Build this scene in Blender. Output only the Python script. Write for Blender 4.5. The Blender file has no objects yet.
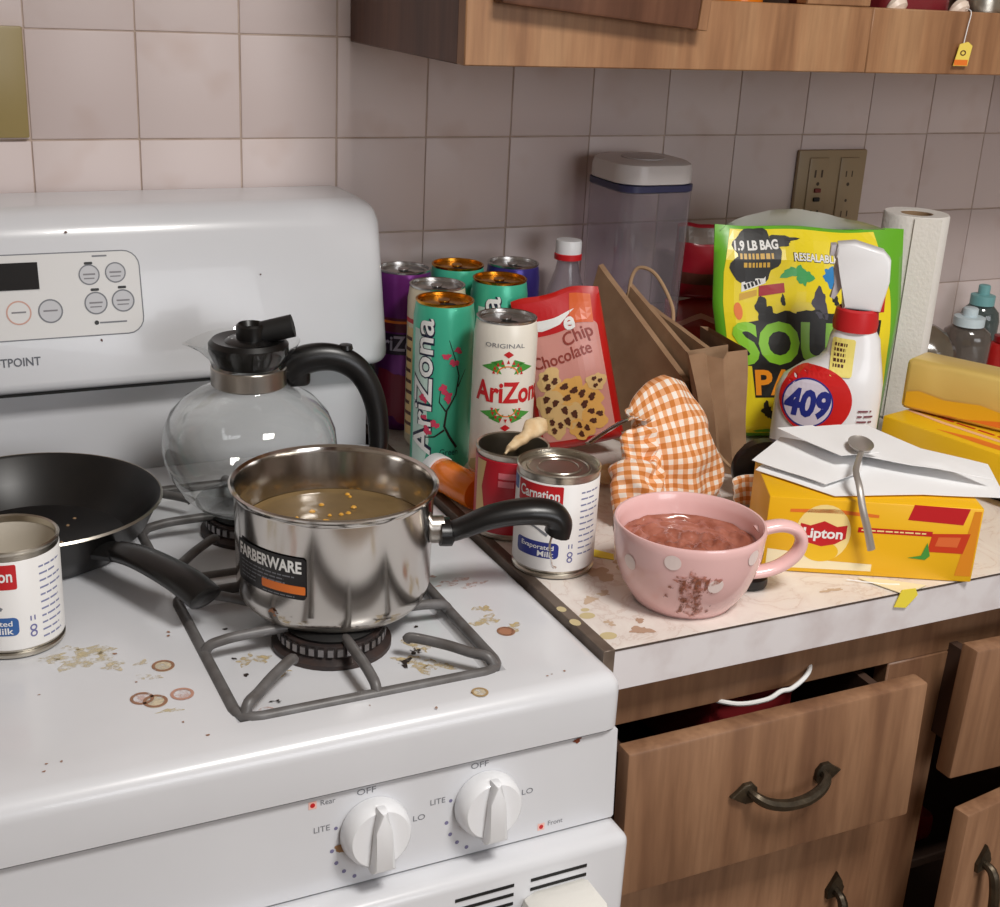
import bpy, bmesh, math, random
from mathutils import Vector, Matrix, noise
from mathutils.geometry import tessellate_polygon
random.seed(7)
PI = math.pi
scene = bpy.context.scene
COL = scene.collection

# ---------------------------------------------------------------- camera
def set_camera():
    cd = bpy.data.cameras.new('camera'); co = bpy.data.objects.new('camera', cd); COL.objects.link(co)
    cd.sensor_width = 36; cd.lens = 36 * 1311.7 / 1000; cd.clip_start = 0.05
    yaw, pitch, roll = .467, -.3556, .0537
    f = Vector((math.sin(yaw)*math.cos(pitch), math.cos(yaw)*math.cos(pitch), math.sin(pitch)))
    r = Vector((math.cos(yaw), -math.sin(yaw), 0)); u = r.cross(f)
    r2 = math.cos(roll)*r + math.sin(roll)*u; u2 = -math.sin(roll)*r + math.cos(roll)*u
    m = Matrix((r2, u2, -f)).transposed().to_4x4(); m.translation = (-.1676, -1.4219, 1.4215)
    co.matrix_world = m
    scene.camera = co
set_camera()
CAM = Vector((-.1676, -1.4219, 1.4215))

# ---------------------------------------------------------------- world, light, exposure
w = bpy.data.worlds.new('world'); scene.world = w; w.use_nodes = True
w.node_tree.nodes['Background'].inputs[0].default_value = (.62, .68, .80, 1)
w.node_tree.nodes['Background'].inputs[1].default_value = .30
vs = scene.view_settings
vs.view_transform = 'Standard'; vs.look = 'None'; vs.gamma = 1; vs.exposure = 0.19; vs.use_curve_mapping = False

def area(name, loc, target, size, power, col, size_y=None):
    l = bpy.data.lights.new(name, 'AREA'); l.energy = power; l.color = col; l.size = size
    if size_y: l.shape = 'RECTANGLE'; l.size_y = size_y
    o = bpy.data.objects.new(name, l); COL.objects.link(o); o.location = loc
    o.rotation_euler = (Vector(target)-Vector(loc)).to_track_quat('-Z', 'Y').to_euler()
    return o
area('ceiling_light', (.50, -1.5, 2.36), (.50, -1.5, 0), .42, 25, (1, .97, .93))
area('added_window_fill', (.75, -3.2, 1.55), (.55, 0, 1.05), 1.3, 17, (.95, .965, 1), 1.0)  # added soft frontal fill, brightens the wall under the upper cabinet

# ---------------------------------------------------------------- materials
def lin(c):
    c /= 255
    return c/12.92 if c <= .04045 else ((c+.055)/1.055)**2.4
def rgb(t): return (lin(t[0]), lin(t[1]), lin(t[2]), 1)
MATS = {}
def mat(name, c, rough=.5, metal=0, c2=None, scale=20, bump=0, bscale=60, coat=0, spec=.5, stretch=None, detail=4, lo=.35, hi=.65, sheen=0):
    if name in MATS: return MATS[name]
    m = bpy.data.materials.new(name); m.use_nodes = True; MATS[name] = m
    nt = m.node_tree; b = nt.nodes['Principled BSDF']
    b.inputs['Base Color'].default_value = rgb(c); b.inputs['Roughness'].default_value = rough
    b.inputs['Metallic'].default_value = metal; b.inputs['Coat Weight'].default_value = coat
    b.inputs['Specular IOR Level'].default_value = spec
    if sheen: b.inputs['Sheen Weight'].default_value = sheen
    tc = nt.nodes.new('ShaderNodeTexCoord'); src = tc.outputs['Object']
    if stretch:
        mp = nt.nodes.new('ShaderNodeMapping'); mp.inputs['Scale'].default_value = stretch
        nt.links.new(src, mp.inputs[0]); src = mp.outputs[0]
    if c2:
        n = nt.nodes.new('ShaderNodeTexNoise'); n.inputs['Scale'].default_value = scale; n.inputs['Detail'].default_value = detail
        nt.links.new(src, n.inputs['Vector'])
        r = nt.nodes.new('ShaderNodeValToRGB'); r.color_ramp.elements[0].position = lo; r.color_ramp.elements[1].position = hi
        r.color_ramp.elements[0].color = rgb(c); r.color_ramp.elements[1].color = rgb(c2)
        nt.links.new(n.outputs['Fac'], r.inputs[0]); nt.links.new(r.outputs[0], b.inputs['Base Color'])
    if bump:
        n2 = nt.nodes.new('ShaderNodeTexNoise'); n2.inputs['Scale'].default_value = bscale; n2.inputs['Detail'].default_value = 5
        nt.links.new(src, n2.inputs['Vector'])
        bp = nt.nodes.new('ShaderNodeBump'); bp.inputs['Strength'].default_value = bump; bp.inputs['Distance'].default_value = .002
        nt.links.new(n2.outputs['Fac'], bp.inputs['Height']); nt.links.new(bp.outputs[0], b.inputs['Normal'])
    return m

def glass(name, tint=(245, 248, 248), ior=1.45, rough=.03, haze=0, hazec=(225, 220, 230)):
    if name in MATS: return MATS[name]
    m = bpy.data.materials.new(name); m.use_nodes = True; MATS[name] = m
    nt = m.node_tree; out = nt.nodes['Material Output']; nt.nodes.remove(nt.nodes['Principled BSDF'])
    t = nt.nodes.new('ShaderNodeBsdfTransparent'); t.inputs[0].default_value = rgb(tint)
    g = nt.nodes.new('ShaderNodeBsdfGlossy'); g.inputs['Roughness'].default_value = rough
    lw = nt.nodes.new('ShaderNodeLayerWeight'); lw.inputs[0].default_value = .5
    pw = nt.nodes.new('ShaderNodeMath'); pw.operation = 'POWER'; pw.inputs[1].default_value = 3; nt.links.new(lw.outputs['Facing'], pw.inputs[0])
    fr = nt.nodes.new('ShaderNodeMath'); fr.operation = 'MULTIPLY_ADD'; fr.inputs[1].default_value = .95; fr.inputs[2].default_value = .05; nt.links.new(pw.outputs[0], fr.inputs[0])
    mx = nt.nodes.new('ShaderNodeMixShader'); nt.links.new(fr.outputs[0], mx.inputs[0])
    base = t.outputs[0]
    if haze:
        d = nt.nodes.new('ShaderNodeBsdfDiffuse'); d.inputs[0].default_value = rgb(hazec)
        m2 = nt.nodes.new('ShaderNodeMixShader'); m2.inputs[0].default_value = haze
        nt.links.new(t.outputs[0], m2.inputs[1]); nt.links.new(d.outputs[0], m2.inputs[2]); base = m2.outputs[0]
    nt.links.new(base, mx.inputs[1]); nt.links.new(g.outputs[0], mx.inputs[2]); nt.links.new(mx.outputs[0], out.inputs[0])
    return m

def wood(name, c1, c2, c3, axis='Z', rough=.45):
    if name in MATS: return MATS[name]
    m = bpy.data.materials.new(name); m.use_nodes = True; MATS[name] = m
    nt = m.node_tree; b = nt.nodes['Principled BSDF']; b.inputs['Roughness'].default_value = rough
    tc = nt.nodes.new('ShaderNodeTexCoord'); mp = nt.nodes.new('ShaderNodeMapping')
    s = {'Z': (1, 1, .09), 'X': (.09, 1, 1), 'Y': (1, .09, 1)}[axis]; mp.inputs['Scale'].default_value = s
    oi = nt.nodes.new('ShaderNodeObjectInfo'); va = nt.nodes.new('ShaderNodeVectorMath'); va.operation = 'ADD'
    nt.links.new(tc.outputs['Object'], va.inputs[0]); nt.links.new(oi.outputs['Random'], va.inputs[1])
    nt.links.new(va.outputs[0], mp.inputs[0])
    n1 = nt.nodes.new('ShaderNodeTexNoise'); n1.inputs['Scale'].default_value = 22; n1.inputs['Detail'].default_value = 3; n1.inputs['Distortion'].default_value = .6
    n2 = nt.nodes.new('ShaderNodeTexNoise'); n2.inputs['Scale'].default_value = 160; n2.inputs['Detail'].default_value = 4
    for n in (n1, n2): nt.links.new(mp.outputs[0], n.inputs['Vector'])
    r = nt.nodes.new('ShaderNodeValToRGB'); e = r.color_ramp.elements
    e[0].position = .34; e[0].color = rgb(c1); e[1].position = .66; e[1].color = rgb(c3)
    k = e.new(.5); k.color = rgb(c2)
    nt.links.new(n1.outputs['Fac'], r.inputs[0])
    mx = nt.nodes.new('ShaderNodeMixRGB'); mx.blend_type = 'MULTIPLY'; mx.inputs[0].default_value = .45
    r2 = nt.nodes.new('ShaderNodeValToRGB'); r2.color_ramp.elements[0].position = .3; r2.color_ramp.elements[1].position = .7
    r2.color_ramp.elements[0].color = (.5, .45, .42, 1); r2.color_ramp.elements[1].color = (1, 1, 1, 1)
    nt.links.new(n2.outputs['Fac'], r2.inputs[0]); nt.links.new(r.outputs[0], mx.inputs[1]); nt.links.new(r2.outputs[0], mx.inputs[2])
    nt.links.new(mx.outputs[0], b.inputs['Base Color'])
    bp = nt.nodes.new('ShaderNodeBump'); bp.inputs['Strength'].default_value = .12; bp.inputs['Distance'].default_value = .001
    nt.links.new(n2.outputs['Fac'], bp.inputs['Height']); nt.links.new(bp.outputs[0], b.inputs['Normal'])
    return m

def tile_mat():
    m = mat('glazed_tile', (224, 214, 210), .42, spec=.35)
    nt = m.node_tree; b = nt.nodes['Principled BSDF']
    oi = nt.nodes.new('ShaderNodeObjectInfo'); r = nt.nodes.new('ShaderNodeValToRGB')
    r.color_ramp.elements[0].color = rgb((204, 189, 186)); r.color_ramp.elements[1].color = rgb((216, 202, 199))
    nt.links.new(oi.outputs['Random'], r.inputs[0])
    tc = nt.nodes.new('ShaderNodeTexCoord'); n = nt.nodes.new('ShaderNodeTexNoise'); n.inputs['Scale'].default_value = 14
    va = nt.nodes.new('ShaderNodeVectorMath'); va.operation = 'ADD'
    nt.links.new(tc.outputs['Object'], va.inputs[0]); nt.links.new(oi.outputs['Location'], va.inputs[1]); nt.links.new(va.outputs[0], n.inputs['Vector'])
    mx = nt.nodes.new('ShaderNodeMixRGB'); mx.blend_type = 'MULTIPLY'
    r3 = nt.nodes.new('ShaderNodeValToRGB'); r3.color_ramp.elements[0].position = .55; r3.color_ramp.elements[1].position = .8
    r3.color_ramp.elements[0].color = (0, 0, 0, 1); r3.color_ramp.elements[1].color = (.5, .5, .5, 1)
    nt.links.new(n.outputs['Fac'], r3.inputs[0]); nt.links.new(r3.outputs[0], mx.inputs[0])
    mx.inputs[2].default_value = rgb((225, 205, 190)); nt.links.new(r.outputs[0], mx.inputs[1]); nt.links.new(mx.outputs[0], b.inputs['Base Color'])
    return m

def laminate_mat():
    m = mat('marble_laminate', (226, 218, 208), .32)
    nt = m.node_tree; b = nt.nodes['Principled BSDF']; tc = nt.nodes.new('ShaderNodeTexCoord')
    n = nt.nodes.new('ShaderNodeTexNoise'); n.inputs['Scale'].default_value = 13; n.inputs['Detail'].default_value = 7; n.inputs['Distortion'].default_value = 1.6; n.inputs['Roughness'].default_value = .62
    nt.links.new(tc.outputs['Object'], n.inputs['Vector'])
    r = nt.nodes.new('ShaderNodeValToRGB'); e = r.color_ramp.elements
    e[0].position = .40; e[0].color = rgb((228, 221, 214)); e[1].position = .62; e[1].color = rgb((225, 218, 212))
    for p, c in ((.495, (222, 212, 205)), (.515, (210, 195, 185)), (.535, (224, 216, 209))):
        k = e.new(p); k.color = rgb(c)
    nt.links.new(n.outputs['Fac'], r.inputs[0]); nt.links.new(r.outputs[0], b.inputs['Base Color'])
    return m

def gingham_mat():
    m = mat('orange_gingham', (235, 225, 215), .85, sheen=.2)
    nt = m.node_tree; b = nt.nodes['Principled BSDF']; uv = nt.nodes.new('ShaderNodeUVMap')
    sp = nt.nodes.new('ShaderNodeSeparateXYZ'); nt.links.new(uv.outputs[0], sp.inputs[0])
    outs = []
    for k in range(2):
        a = nt.nodes.new('ShaderNodeMath'); a.operation = 'MULTIPLY'; a.inputs[1].default_value = 1/.0105; nt.links.new(sp.outputs[k], a.inputs[0])
        f = nt.nodes.new('ShaderNodeMath'); f.operation = 'FRACT'; nt.links.new(a.outputs[0], f.inputs[0])
        g = nt.nodes.new('ShaderNodeMath'); g.operation = 'GREATER_THAN'; g.inputs[1].default_value = .5; nt.links.new(f.outputs[0], g.inputs[0]); outs.append(g)
    ad = nt.nodes.new('ShaderNodeMath'); ad.operation = 'ADD'; nt.links.new(outs[0].outputs[0], ad.inputs[0]); nt.links.new(outs[1].outputs[0], ad.inputs[1])
    h = nt.nodes.new('ShaderNodeMath'); h.operation = 'MULTIPLY'; h.inputs[1].default_value = .5; nt.links.new(ad.outputs[0], h.inputs[0])
    r = nt.nodes.new('ShaderNodeValToRGB'); e = r.color_ramp.elements; e[0].color = rgb((244, 234, 222)); e[1].color = rgb((204, 122, 50)); k = e.new(.5); k.color = rgb((233, 170, 122))
    nt.links.new(h.outputs[0], r.inputs[0]); nt.links.new(r.outputs[0], b.inputs['Base Color'])
    return m

WHITE_EN = mat('white_enamel', (216, 217, 221), .25, coat=.2, c2=(210, 211, 215), scale=6)
WHITE_PL = mat('white_plastic', (225, 226, 228), .35)
BLACK = mat('black_plastic', (16, 15, 15), .33)
BLACKM = mat('matte_black', (14, 13, 13), .6)
STEEL = mat('polished_steel', (205, 200, 194), .14, 1)
STEEL2 = mat('brushed_steel', (190, 184, 176), .3, 1)
TIN = mat('tin_plate', (196, 190, 178), .28, 1, bump=.15, bscale=90)
CHROME = mat('chrome', (220, 220, 220), .08, 1)
GOLDM = mat('gold_aluminium', (214, 152, 52), .25, 1)
ALU = mat('aluminium', (200, 198, 196), .27, 1)
GRATE = mat('grate_enamel', (104, 102, 102), .42, c2=(84, 80, 78), scale=60)
TILE = tile_mat(); LAM = laminate_mat(); GING = gingham_mat()
GROUT = mat('grout', (190, 172, 160), .9, c2=(170, 150, 136), scale=30)
WALLP = mat('painted_wall', (205, 196, 184), .8)
WOODB = wood('base_cabinet_wood', (124, 88, 64), (144, 106, 78), (160, 121, 91))
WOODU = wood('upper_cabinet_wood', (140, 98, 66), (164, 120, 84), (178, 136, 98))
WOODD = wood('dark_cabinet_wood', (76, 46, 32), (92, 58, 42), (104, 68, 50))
INSIDE = mat('cabinet_inside', (70, 48, 36), .8)
PRW = mat('print_white', (238, 238, 236), .45); PRK = mat('print_black', (20, 18, 18), .45); PRR = mat('print_red', (196, 28, 34), .42)
PRGREY = mat('print_grey', (120, 122, 128), .5); PRBLUE = mat('print_blue', (32, 44, 130), .42); PRLB = mat('print_mid_blue', (50, 96, 160), .42)
PRG = mat('print_green', (72, 150, 60), .45); PRO = mat('print_orange', (232, 120, 40), .45); PRY = mat('print_yellow', (240, 214, 40), .45)
PRP = mat('print_pink', (204, 60, 92), .45); PRBR = mat('print_brown', (84, 44, 28), .5); PRTAN = mat('print_tan', (226, 190, 130), .5)
KRAFT = mat('kraft_paper', (164, 131, 101), .8, c2=(152, 119, 90), scale=40, bump=.1)
PAPER = mat('white_paper', (243, 243, 244), .8)
YELBOX = mat('yellow_card', (238, 190, 28), .4)

# ---------------------------------------------------------------- geometry helpers
def BM(): return bmesh.new()
def box(bm, x0, x1, y0, y1, z0, z1, bev=0, seg=2):
    vs_ = [bm.verts.new((x, y, z)) for z in (z0, z1) for y in (y0, y1) for x in (x0, x1)]
    fs = [bm.faces.new([vs_[i] for i in q]) for q in ((0, 2, 3, 1), (4, 5, 7, 6), (0, 1, 5, 4), (2, 6, 7, 3), (0, 4, 6, 2), (1, 3, 7, 5))]
    if bev:
        es = list({e for f in fs for e in f.edges})
        bmesh.ops.bevel(bm, geom=es, offset=bev, segments=seg, profile=.5, affect='EDGES', clamp_overlap=True)
    return bm
def lathe(bm, prof, seg=48, cx=0, cy=0, cap0=False, cap1=False):
    rings = []
    for r, z in prof:
        if r < 1e-6: rings.append([bm.verts.new((cx, cy, z))])
        else: rings.append([bm.verts.new((cx+r*math.cos(2*PI*k/seg), cy+r*math.sin(2*PI*k/seg), z)) for k in range(seg)])
    for a, b in zip(rings, rings[1:]):
        for k in range(seg):
            k2 = (k+1) % seg
            if len(a) == 1 and len(b) == 1: continue
            if len(a) == 1: bm.faces.new((a[0], b[k2], b[k]))
            elif len(b) == 1: bm.faces.new((a[k], a[k2], b[0]))
            else: bm.faces.new((a[k], a[k2], b[k2], b[k]))
    if cap0 and len(rings[0]) > 1: bm.faces.new(rings[0][::-1])
    if cap1 and len(rings[-1]) > 1: bm.faces.new(rings[-1])
    return bm
def smooth_path(pts, n=6, closed=False):
    P = [Vector(p) for p in pts]; out = []; N = len(P)
    rng = range(N if closed else N-1)
    for i in rng:
        p0 = P[(i-1) % N] if closed or i > 0 else P[0]; p1 = P[i]; p2 = P[(i+1) % N]; p3 = P[(i+2) % N] if closed or i+2 < N else P[-1]
        for k in range(n):
            t = k/n
            out.append(.5*((2*p1)+(-p0+p2)*t+(2*p0-5*p1+4*p2-p3)*t*t+(-p0+3*p1-3*p2+p3)*t**3))
    if not closed: out.append(P[-1])
    return out
def tube(bm, pts, r, seg=10, closed=False, flat=None):
    """r: number or list; flat=(a,b) multiplies the two cross axes"""
    P = [Vector(p) for p in pts]; N = len(P); R = r if isinstance(r, (list, tuple)) else [r]*N
    fa, fb = flat or (1, 1); rings = []; prev = None
    for i in range(N):
        if closed: t = (P[(i+1) % N]-P[i-1]).normalized()
        else: t = (P[min(i+1, N-1)]-P[max(i-1, 0)]).normalized()
        if prev is None:
            up = Vector((0, 0, 1)) if abs(t.z) < .9 else Vector((1, 0, 0))
            a = t.cross(up).normalized()
        else: a = (prev - t*prev.dot(t)).normalized()
        prev = a; b = t.cross(a)
        rings.append([bm.verts.new(P[i]+a*math.cos(2*PI*k/seg)*R[i]*fa+b*math.sin(2*PI*k/seg)*R[i]*fb) for k in range(seg)])
    M = N if closed else N-1
    for i in range(M):
        A, B = rings[i], rings[(i+1) % N]
        for k in range(seg): bm.faces.new((A[k], A[(k+1) % seg], B[(k+1) % seg], B[k]))
    if not closed: bm.faces.new(rings[0][::-1]); bm.faces.new(rings[-1])
    return bm
def prism(bm, outline, z0, z1, plane='XY', bev=0):
    """extrude a 2D outline; plane XY -> along z, XZ -> along y"""
    def P(a, b, c): return (a, b, c) if plane == 'XY' else ((a, c, b) if plane == 'XZ' else (c, a, b))
    A = [bm.verts.new(P(x, y, z0)) for x, y in outline]; B = [bm.verts.new(P(x, y, z1)) for x, y in outline]
    n = len(A); fs = [bm.faces.new((A[i], A[(i+1) % n], B[(i+1) % n], B[i])) for i in range(n)]
    f0 = bm.faces.new(A[::-1]); f1 = bm.faces.new(B)
    if bev: bmesh.ops.bevel(bm, geom=list(set(f0.edges) | set(f1.edges)), offset=bev, segments=2, profile=.5, affect='EDGES', clamp_overlap=True)
    return bm
OFF = {}
def mk(name, bm, m, parent=None, smooth=True, ang=40, fix=True, local=False):
    if fix: bmesh.ops.recalc_face_normals(bm, faces=bm.faces)
    me = bpy.data.meshes.new(name); bm.to_mesh(me); bm.free()
    off = OFF.get(parent.name) if parent and not local else None
    if off is not None:
        me.transform(Matrix.Translation(-off))
    if m: me.materials.append(m)
    if smooth:
        for p in me.polygons: p.use_smooth = True
        me.set_sharp_from_angle(angle=math.radians(ang))
    o = bpy.data.objects.new(name, me); COL.objects.link(o)
    if parent:
        o.parent = parent
        if off is not None: OFF[o.name] = off
    return o
def thing(name, label, cat, loc=(0, 0, 0), rotz=0, group=None, world=False, rot=None):
    o = bpy.data.objects.new(name, None); COL.objects.link(o); o.empty_display_size = .02
    o.location = loc; o.rotation_euler = rot or (0, 0, rotz); tag(o, label, cat, group)
    if world: OFF[o.name] = Vector(loc)
    return o
def tag(o, label, cat, group=None, kind=None):
    o['label'] = label; o['category'] = cat
    if group: o['group'] = group
    if kind: o['kind'] = kind
    return o
def struct(name, bm, m, **k):
    o = mk(name, bm, m, **k); o['kind'] = 'structure'; return o
def dup(o, parent=None):
    c = o.copy(); COL.objects.link(c); c.parent = parent
    for ch in list(o.children): dup(ch, c)
    return c
def face_cam(x, y, extra=0):
    dx, dy = CAM.x-x, CAM.y-y
    return math.atan2(dx, -dy)+extra

# ---------------------------------------------------------------- 2D print helpers
def S_poly(pts):
    tr = tessellate_polygon([[Vector((x, y, 0)) for x, y in pts]])
    return (list(pts), [tuple(t) for t in tr])
def S_rect(x0, y0, x1, y1): return ([(x0, y0), (x1, y0), (x1, y1), (x0, y1)], [(0, 1, 2, 3)])
def S_ell(cx, cy, rx, ry=None, n=28, rot=0):
    ry = ry or rx; pts = []
    for k in range(n):
        a = 2*PI*k/n; x, y = rx*math.cos(a), ry*math.sin(a)
        pts.append((cx+x*math.cos(rot)-y*math.sin(rot), cy+x*math.sin(rot)+y*math.cos(rot)))
    return (pts, [tuple(range(n))])
def S_ring(cx, cy, r0, r1, n=32, a0=0, a1=2*PI, sx=1, sy=1):
    pts = []; fs = []
    for k in range(n+1):
        a = a0+(a1-a0)*k/n
        pts += [(cx+r0*sx*math.cos(a), cy+r0*sy*math.sin(a)), (cx+r1*sx*math.cos(a), cy+r1*sy*math.sin(a))]
    for k in range(n): fs.append((2*k, 2*k+1, 2*k+3, 2*k+2))
    return (pts, fs)
def S_rr(x0, y0, x1, y1, r, n=5):
    pts = []
    for cx, cy, a in ((x1-r, y0+r, -PI/2), (x1-r, y1-r, 0), (x0+r, y1-r, PI/2), (x0+r, y0+r, PI)):
        for k in range(n+1): pts.append((cx+r*math.cos(a+PI/2*k/n), cy+r*math.sin(a+PI/2*k/n)))
    return (pts, [tuple(range(len(pts)))])
def S_rrline(x0, y0, x1, y1, r, t):
    a = S_rr(x0, y0, x1, y1, r)[0]; b = S_rr(x0+t, y0+t, x1-t, y1-t, r-t)[0]; n = len(a)
    return (a+b, [(i, (i+1) % n, n+(i+1) % n, n+i) for i in range(n)])
def S_blob(cx, cy, r, seed=0, n=26, amp=.35, sx=1, sy=1):
    rnd = random.Random(seed); ph = [rnd.uniform(0, 6.28) for _ in range(4)]; pts = []
    for k in range(n):
        a = 2*PI*k/n; q = 1+amp*(.5*math.sin(2*a+ph[0])+.35*math.sin(3*a+ph[1])+.3*math.sin(5*a+ph[2])+.25*math.sin(8*a+ph[3]))
        pts.append((cx+r*q*sx*math.cos(a), cy+r*q*sy*math.sin(a)))
    return S_poly(pts)
def S_line(pts, wd):
    V = []; F = []
    for i, (x, y) in enumerate(pts):
        x0, y0 = pts[max(i-1, 0)]; x1, y1 = pts[min(i+1, len(pts)-1)]; dx, dy = x1-x0, y1-y0; L = math.hypot(dx, dy) or 1
        ww = wd[i] if isinstance(wd, (list, tuple)) else wd
        V += [(x-dy/L*ww/2, y+dx/L*ww/2), (x+dy/L*ww/2, y-dx/L*ww/2)]
    for i in range(len(pts)-1): F.append((2*i, 2*i+1, 2*i+3, 2*i+2))
    return (V, F)
TXT = {}
def S_text(s, size, x=0, y=0, bold=0., align='CENTER', rot=0, sx=1, shear=0, fit=None):
    key = (s, bold, shear)
    if key not in TXT:
        cu = bpy.data.curves.new('t', 'FONT'); cu.body = s; cu.offset = bold; cu.resolution_u = 3; cu.shear = shear; cu.size = 1
        ob = bpy.data.objects.new('t', cu); COL.objects.link(ob)
        me = bpy.data.meshes.new_from_object(ob)
        TXT[key] = ([(v.co.x, v.co.y) for v in me.vertices], [tuple(p.vertices) for p in me.polygons])
        bpy.data.objects.remove(ob); bpy.data.curves.remove(cu); bpy.data.meshes.remove(me)
    V, F = TXT[key]
    xs = [v[0] for v in V]; w_ = max(xs)-min(xs); m0 = min(xs)
    if fit: sx = fit/(w_*size)
    o = {'CENTER': w_/2, 'LEFT': 0, 'RIGHT': w_}[align]
    out = []
    for a, b in V:
        a = (a-m0-o)*size*sx; b = b*size
        out.append((x+a*math.cos(rot)-b*math.sin(rot), y+a*math.sin(rot)+b*math.cos(rot)))
    return (out, F)
def S_lines(x0, x1, ys, h, seed=1, cut=.25, dl=(2.5, 6), gap=.9):
    rnd = random.Random(seed); out = []
    for y in ys:
        x = x0; e = x1-(x1-x0)*rnd.uniform(0, cut)
        while x < e:
            l = rnd.uniform(*dl)*h; out.append(S_rect(x, y, min(x+l, e), y+h)); x += l+h*gap
    return out
def move(shapes, dx=0, dy=0, s=1, rot=0):
    c, q = math.cos(rot), math.sin(rot)
    return [([(dx+s*(x*c-y*q), dy+s*(x*q+y*c)) for x, y in V], F) for V, F in shapes]
def decal(name, shapes, mp, m, parent, lay=1, step=None, smooth=False, split=False, kind=None):
    if split:
        for s_ in shapes: o_ = decal(name, [s_], mp, m, parent, lay, step, smooth)
        return o_
    if kind:
        o_ = decal(name, shapes, mp, m, parent, lay, step, smooth); o_['kind'] = kind; return o_
    bm = BM()
    for V, F in shapes:
        vv = [bm.verts.new((x, y, 0)) for x, y in V]
        for f in F:
            try: bm.faces.new([vv[i] for i in f])
            except ValueError: pass
    if step and bm.verts:
        for ax in (0, 1) if isinstance(step, tuple) else (0,):
            st = step[ax] if isinstance(step, tuple) else step
            lo = min(v.co[ax] for v in bm.verts); hi = max(v.co[ax] for v in bm.verts); k = math.floor(lo/st)+1
            while k*st < hi:
                co = [0, 0, 0]; co[ax] = k*st; no = [0, 0, 0]; no[ax] = 1
                bmesh.ops.bisect_plane(bm, geom=bm.verts[:]+bm.edges[:]+bm.faces[:], plane_co=co, plane_no=no, dist=1e-7); k += 1
    for v in bm.verts: v.co = Vector(mp(v.co.x, v.co.y, lay*.00018))
    return mk(name, bm, m, parent, smooth=smooth, fix=False)
def cylmap(r, z0=0, cone=0):
    return lambda x, y, o: ((r+cone*y+o)*math.sin(x/r), -(r+cone*y+o)*math.cos(x/r), z0+y)
def planemap(org, ux, uy):
    org, ux, uy = Vector(org), Vector(ux).normalized(), Vector(uy).normalized(); n = ux.cross(uy)
    return lambda x, y, o: org+ux*x+uy*y+n*o

# ================================================================ THE ROOM
CZ = .914; T = .108; ZB = 1.2324
b = BM(); box(b, -2.0, 2.6, .0010, .1, 0, 2.45); wall_back = struct('wall_back', b, GROUT, smooth=False)
b = BM(); box(b, -.0532, .0532, -.0045, .0035, -.0532, .0532, .0011, 2)
bt = None
for i in range(-6, 18):
    for k in range(-3, 5):
        x, z = i*T+T/2, ZB+k*T+T/2
        if k == -3 and x < .3: continue
        if bt is None:
            bt = mk('tile', b, TILE, wall_back); bt.location = (x, 0.004, z)
        else:
            c = bt.copy(); COL.objects.link(c); c.parent = wall_back
            c.location = (x+random.uniform(-.0004, .0004), .004+random.uniform(-.0003, .0003), z+random.uniform(-.0003, .0003)); c.rotation_euler = (random.uniform(-.002, .002), random.uniform(-.003, .003), random.uniform(-.002, .002))
b = BM(); box(b, -2.0, 2.6, -3.3, .1, -.05, 0); struct('floor', b, mat('floor_vinyl', (150, 130, 108), .5, c2=(136, 116, 96), scale=9), smooth=False)
b = BM(); box(b, -2.0, 2.6, -3.3, .1, 2.45, 2.5); struct('ceiling', b, mat('ceiling_paint', (225, 222, 216), .9), smooth=False)
b = BM(); box(b, -2.1, -2.0, -3.3, .1, 0, 2.45); struct('wall_left', b, WALLP, smooth=False)
b = BM(); box(b, 2.6, 2.7, -3.3, .1, 0, 2.45); struct('wall_right', b, WALLP, smooth=False)
b = BM(); box(b, -2.0, 2.6, -3.4, -3.3, 0, 2.45); struct('wall_front', b, WALLP, smooth=False)
b = BM(); box(b, .02, 1.48, -3.3, -3.27, .95, 2.15, .004); wn = struct('added_window', b, WHITE_PL)  # unseen window behind the camera, added to go with the fill light
b = BM(); box(b, .1, .74, -3.272, -3.262, 1.02, 2.08); mk('pane', b, glass('added_window_glass', (235, 240, 245)), wn, smooth=False)
b = BM(); box(b, .76, 1.4, -3.272, -3.262, 1.02, 2.08); mk('pane', b, glass('added_window_glass'), wn, smooth=False)
dr = BM(); box(dr, -.9, -.05, -3.3, -3.26, 0, 2.05, .004); door = struct('added_dark_door', dr, WOODD)  # unseen dark door, added to put dark bands in the steel pot's reflections
b = BM(); lathe(b, [(0, 0), (.026, 0), (.026, .01), (.012, .014), (.012, .04), (.028, .05), (.028, .07), (0, .078)], 20)
k = mk('added_door_knob', b, GOLDM, door); k.location = (-.12, -3.26, 1.0); k.rotation_euler = (-PI/2, 0, 0)
# ceiling lamp the light belongs to
cl = thing('ceiling_lamp', 'round white ceiling lamp above the kitchen', 'lamp', (.50, -1.5, 2.45))
b = BM(); lathe(b, [(0, 0), (.24, 0), (.24, -.03), (.235, -.05), (.23, -.02), (0, -.02)], 40); mk('lamp_base', b, WHITE_PL, cl)

# beige blank plate at far left
b = BM(); box(b, -.0745, -.002, -.0075, .0, 1.2355, 1.3425, .0015); pl = tag(mk('wall_plate', b, mat('olive_beige_plate', (150, 132, 84), .4)), 'olive beige blank cover plate on the tiles at the far left', 'plate')
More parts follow.
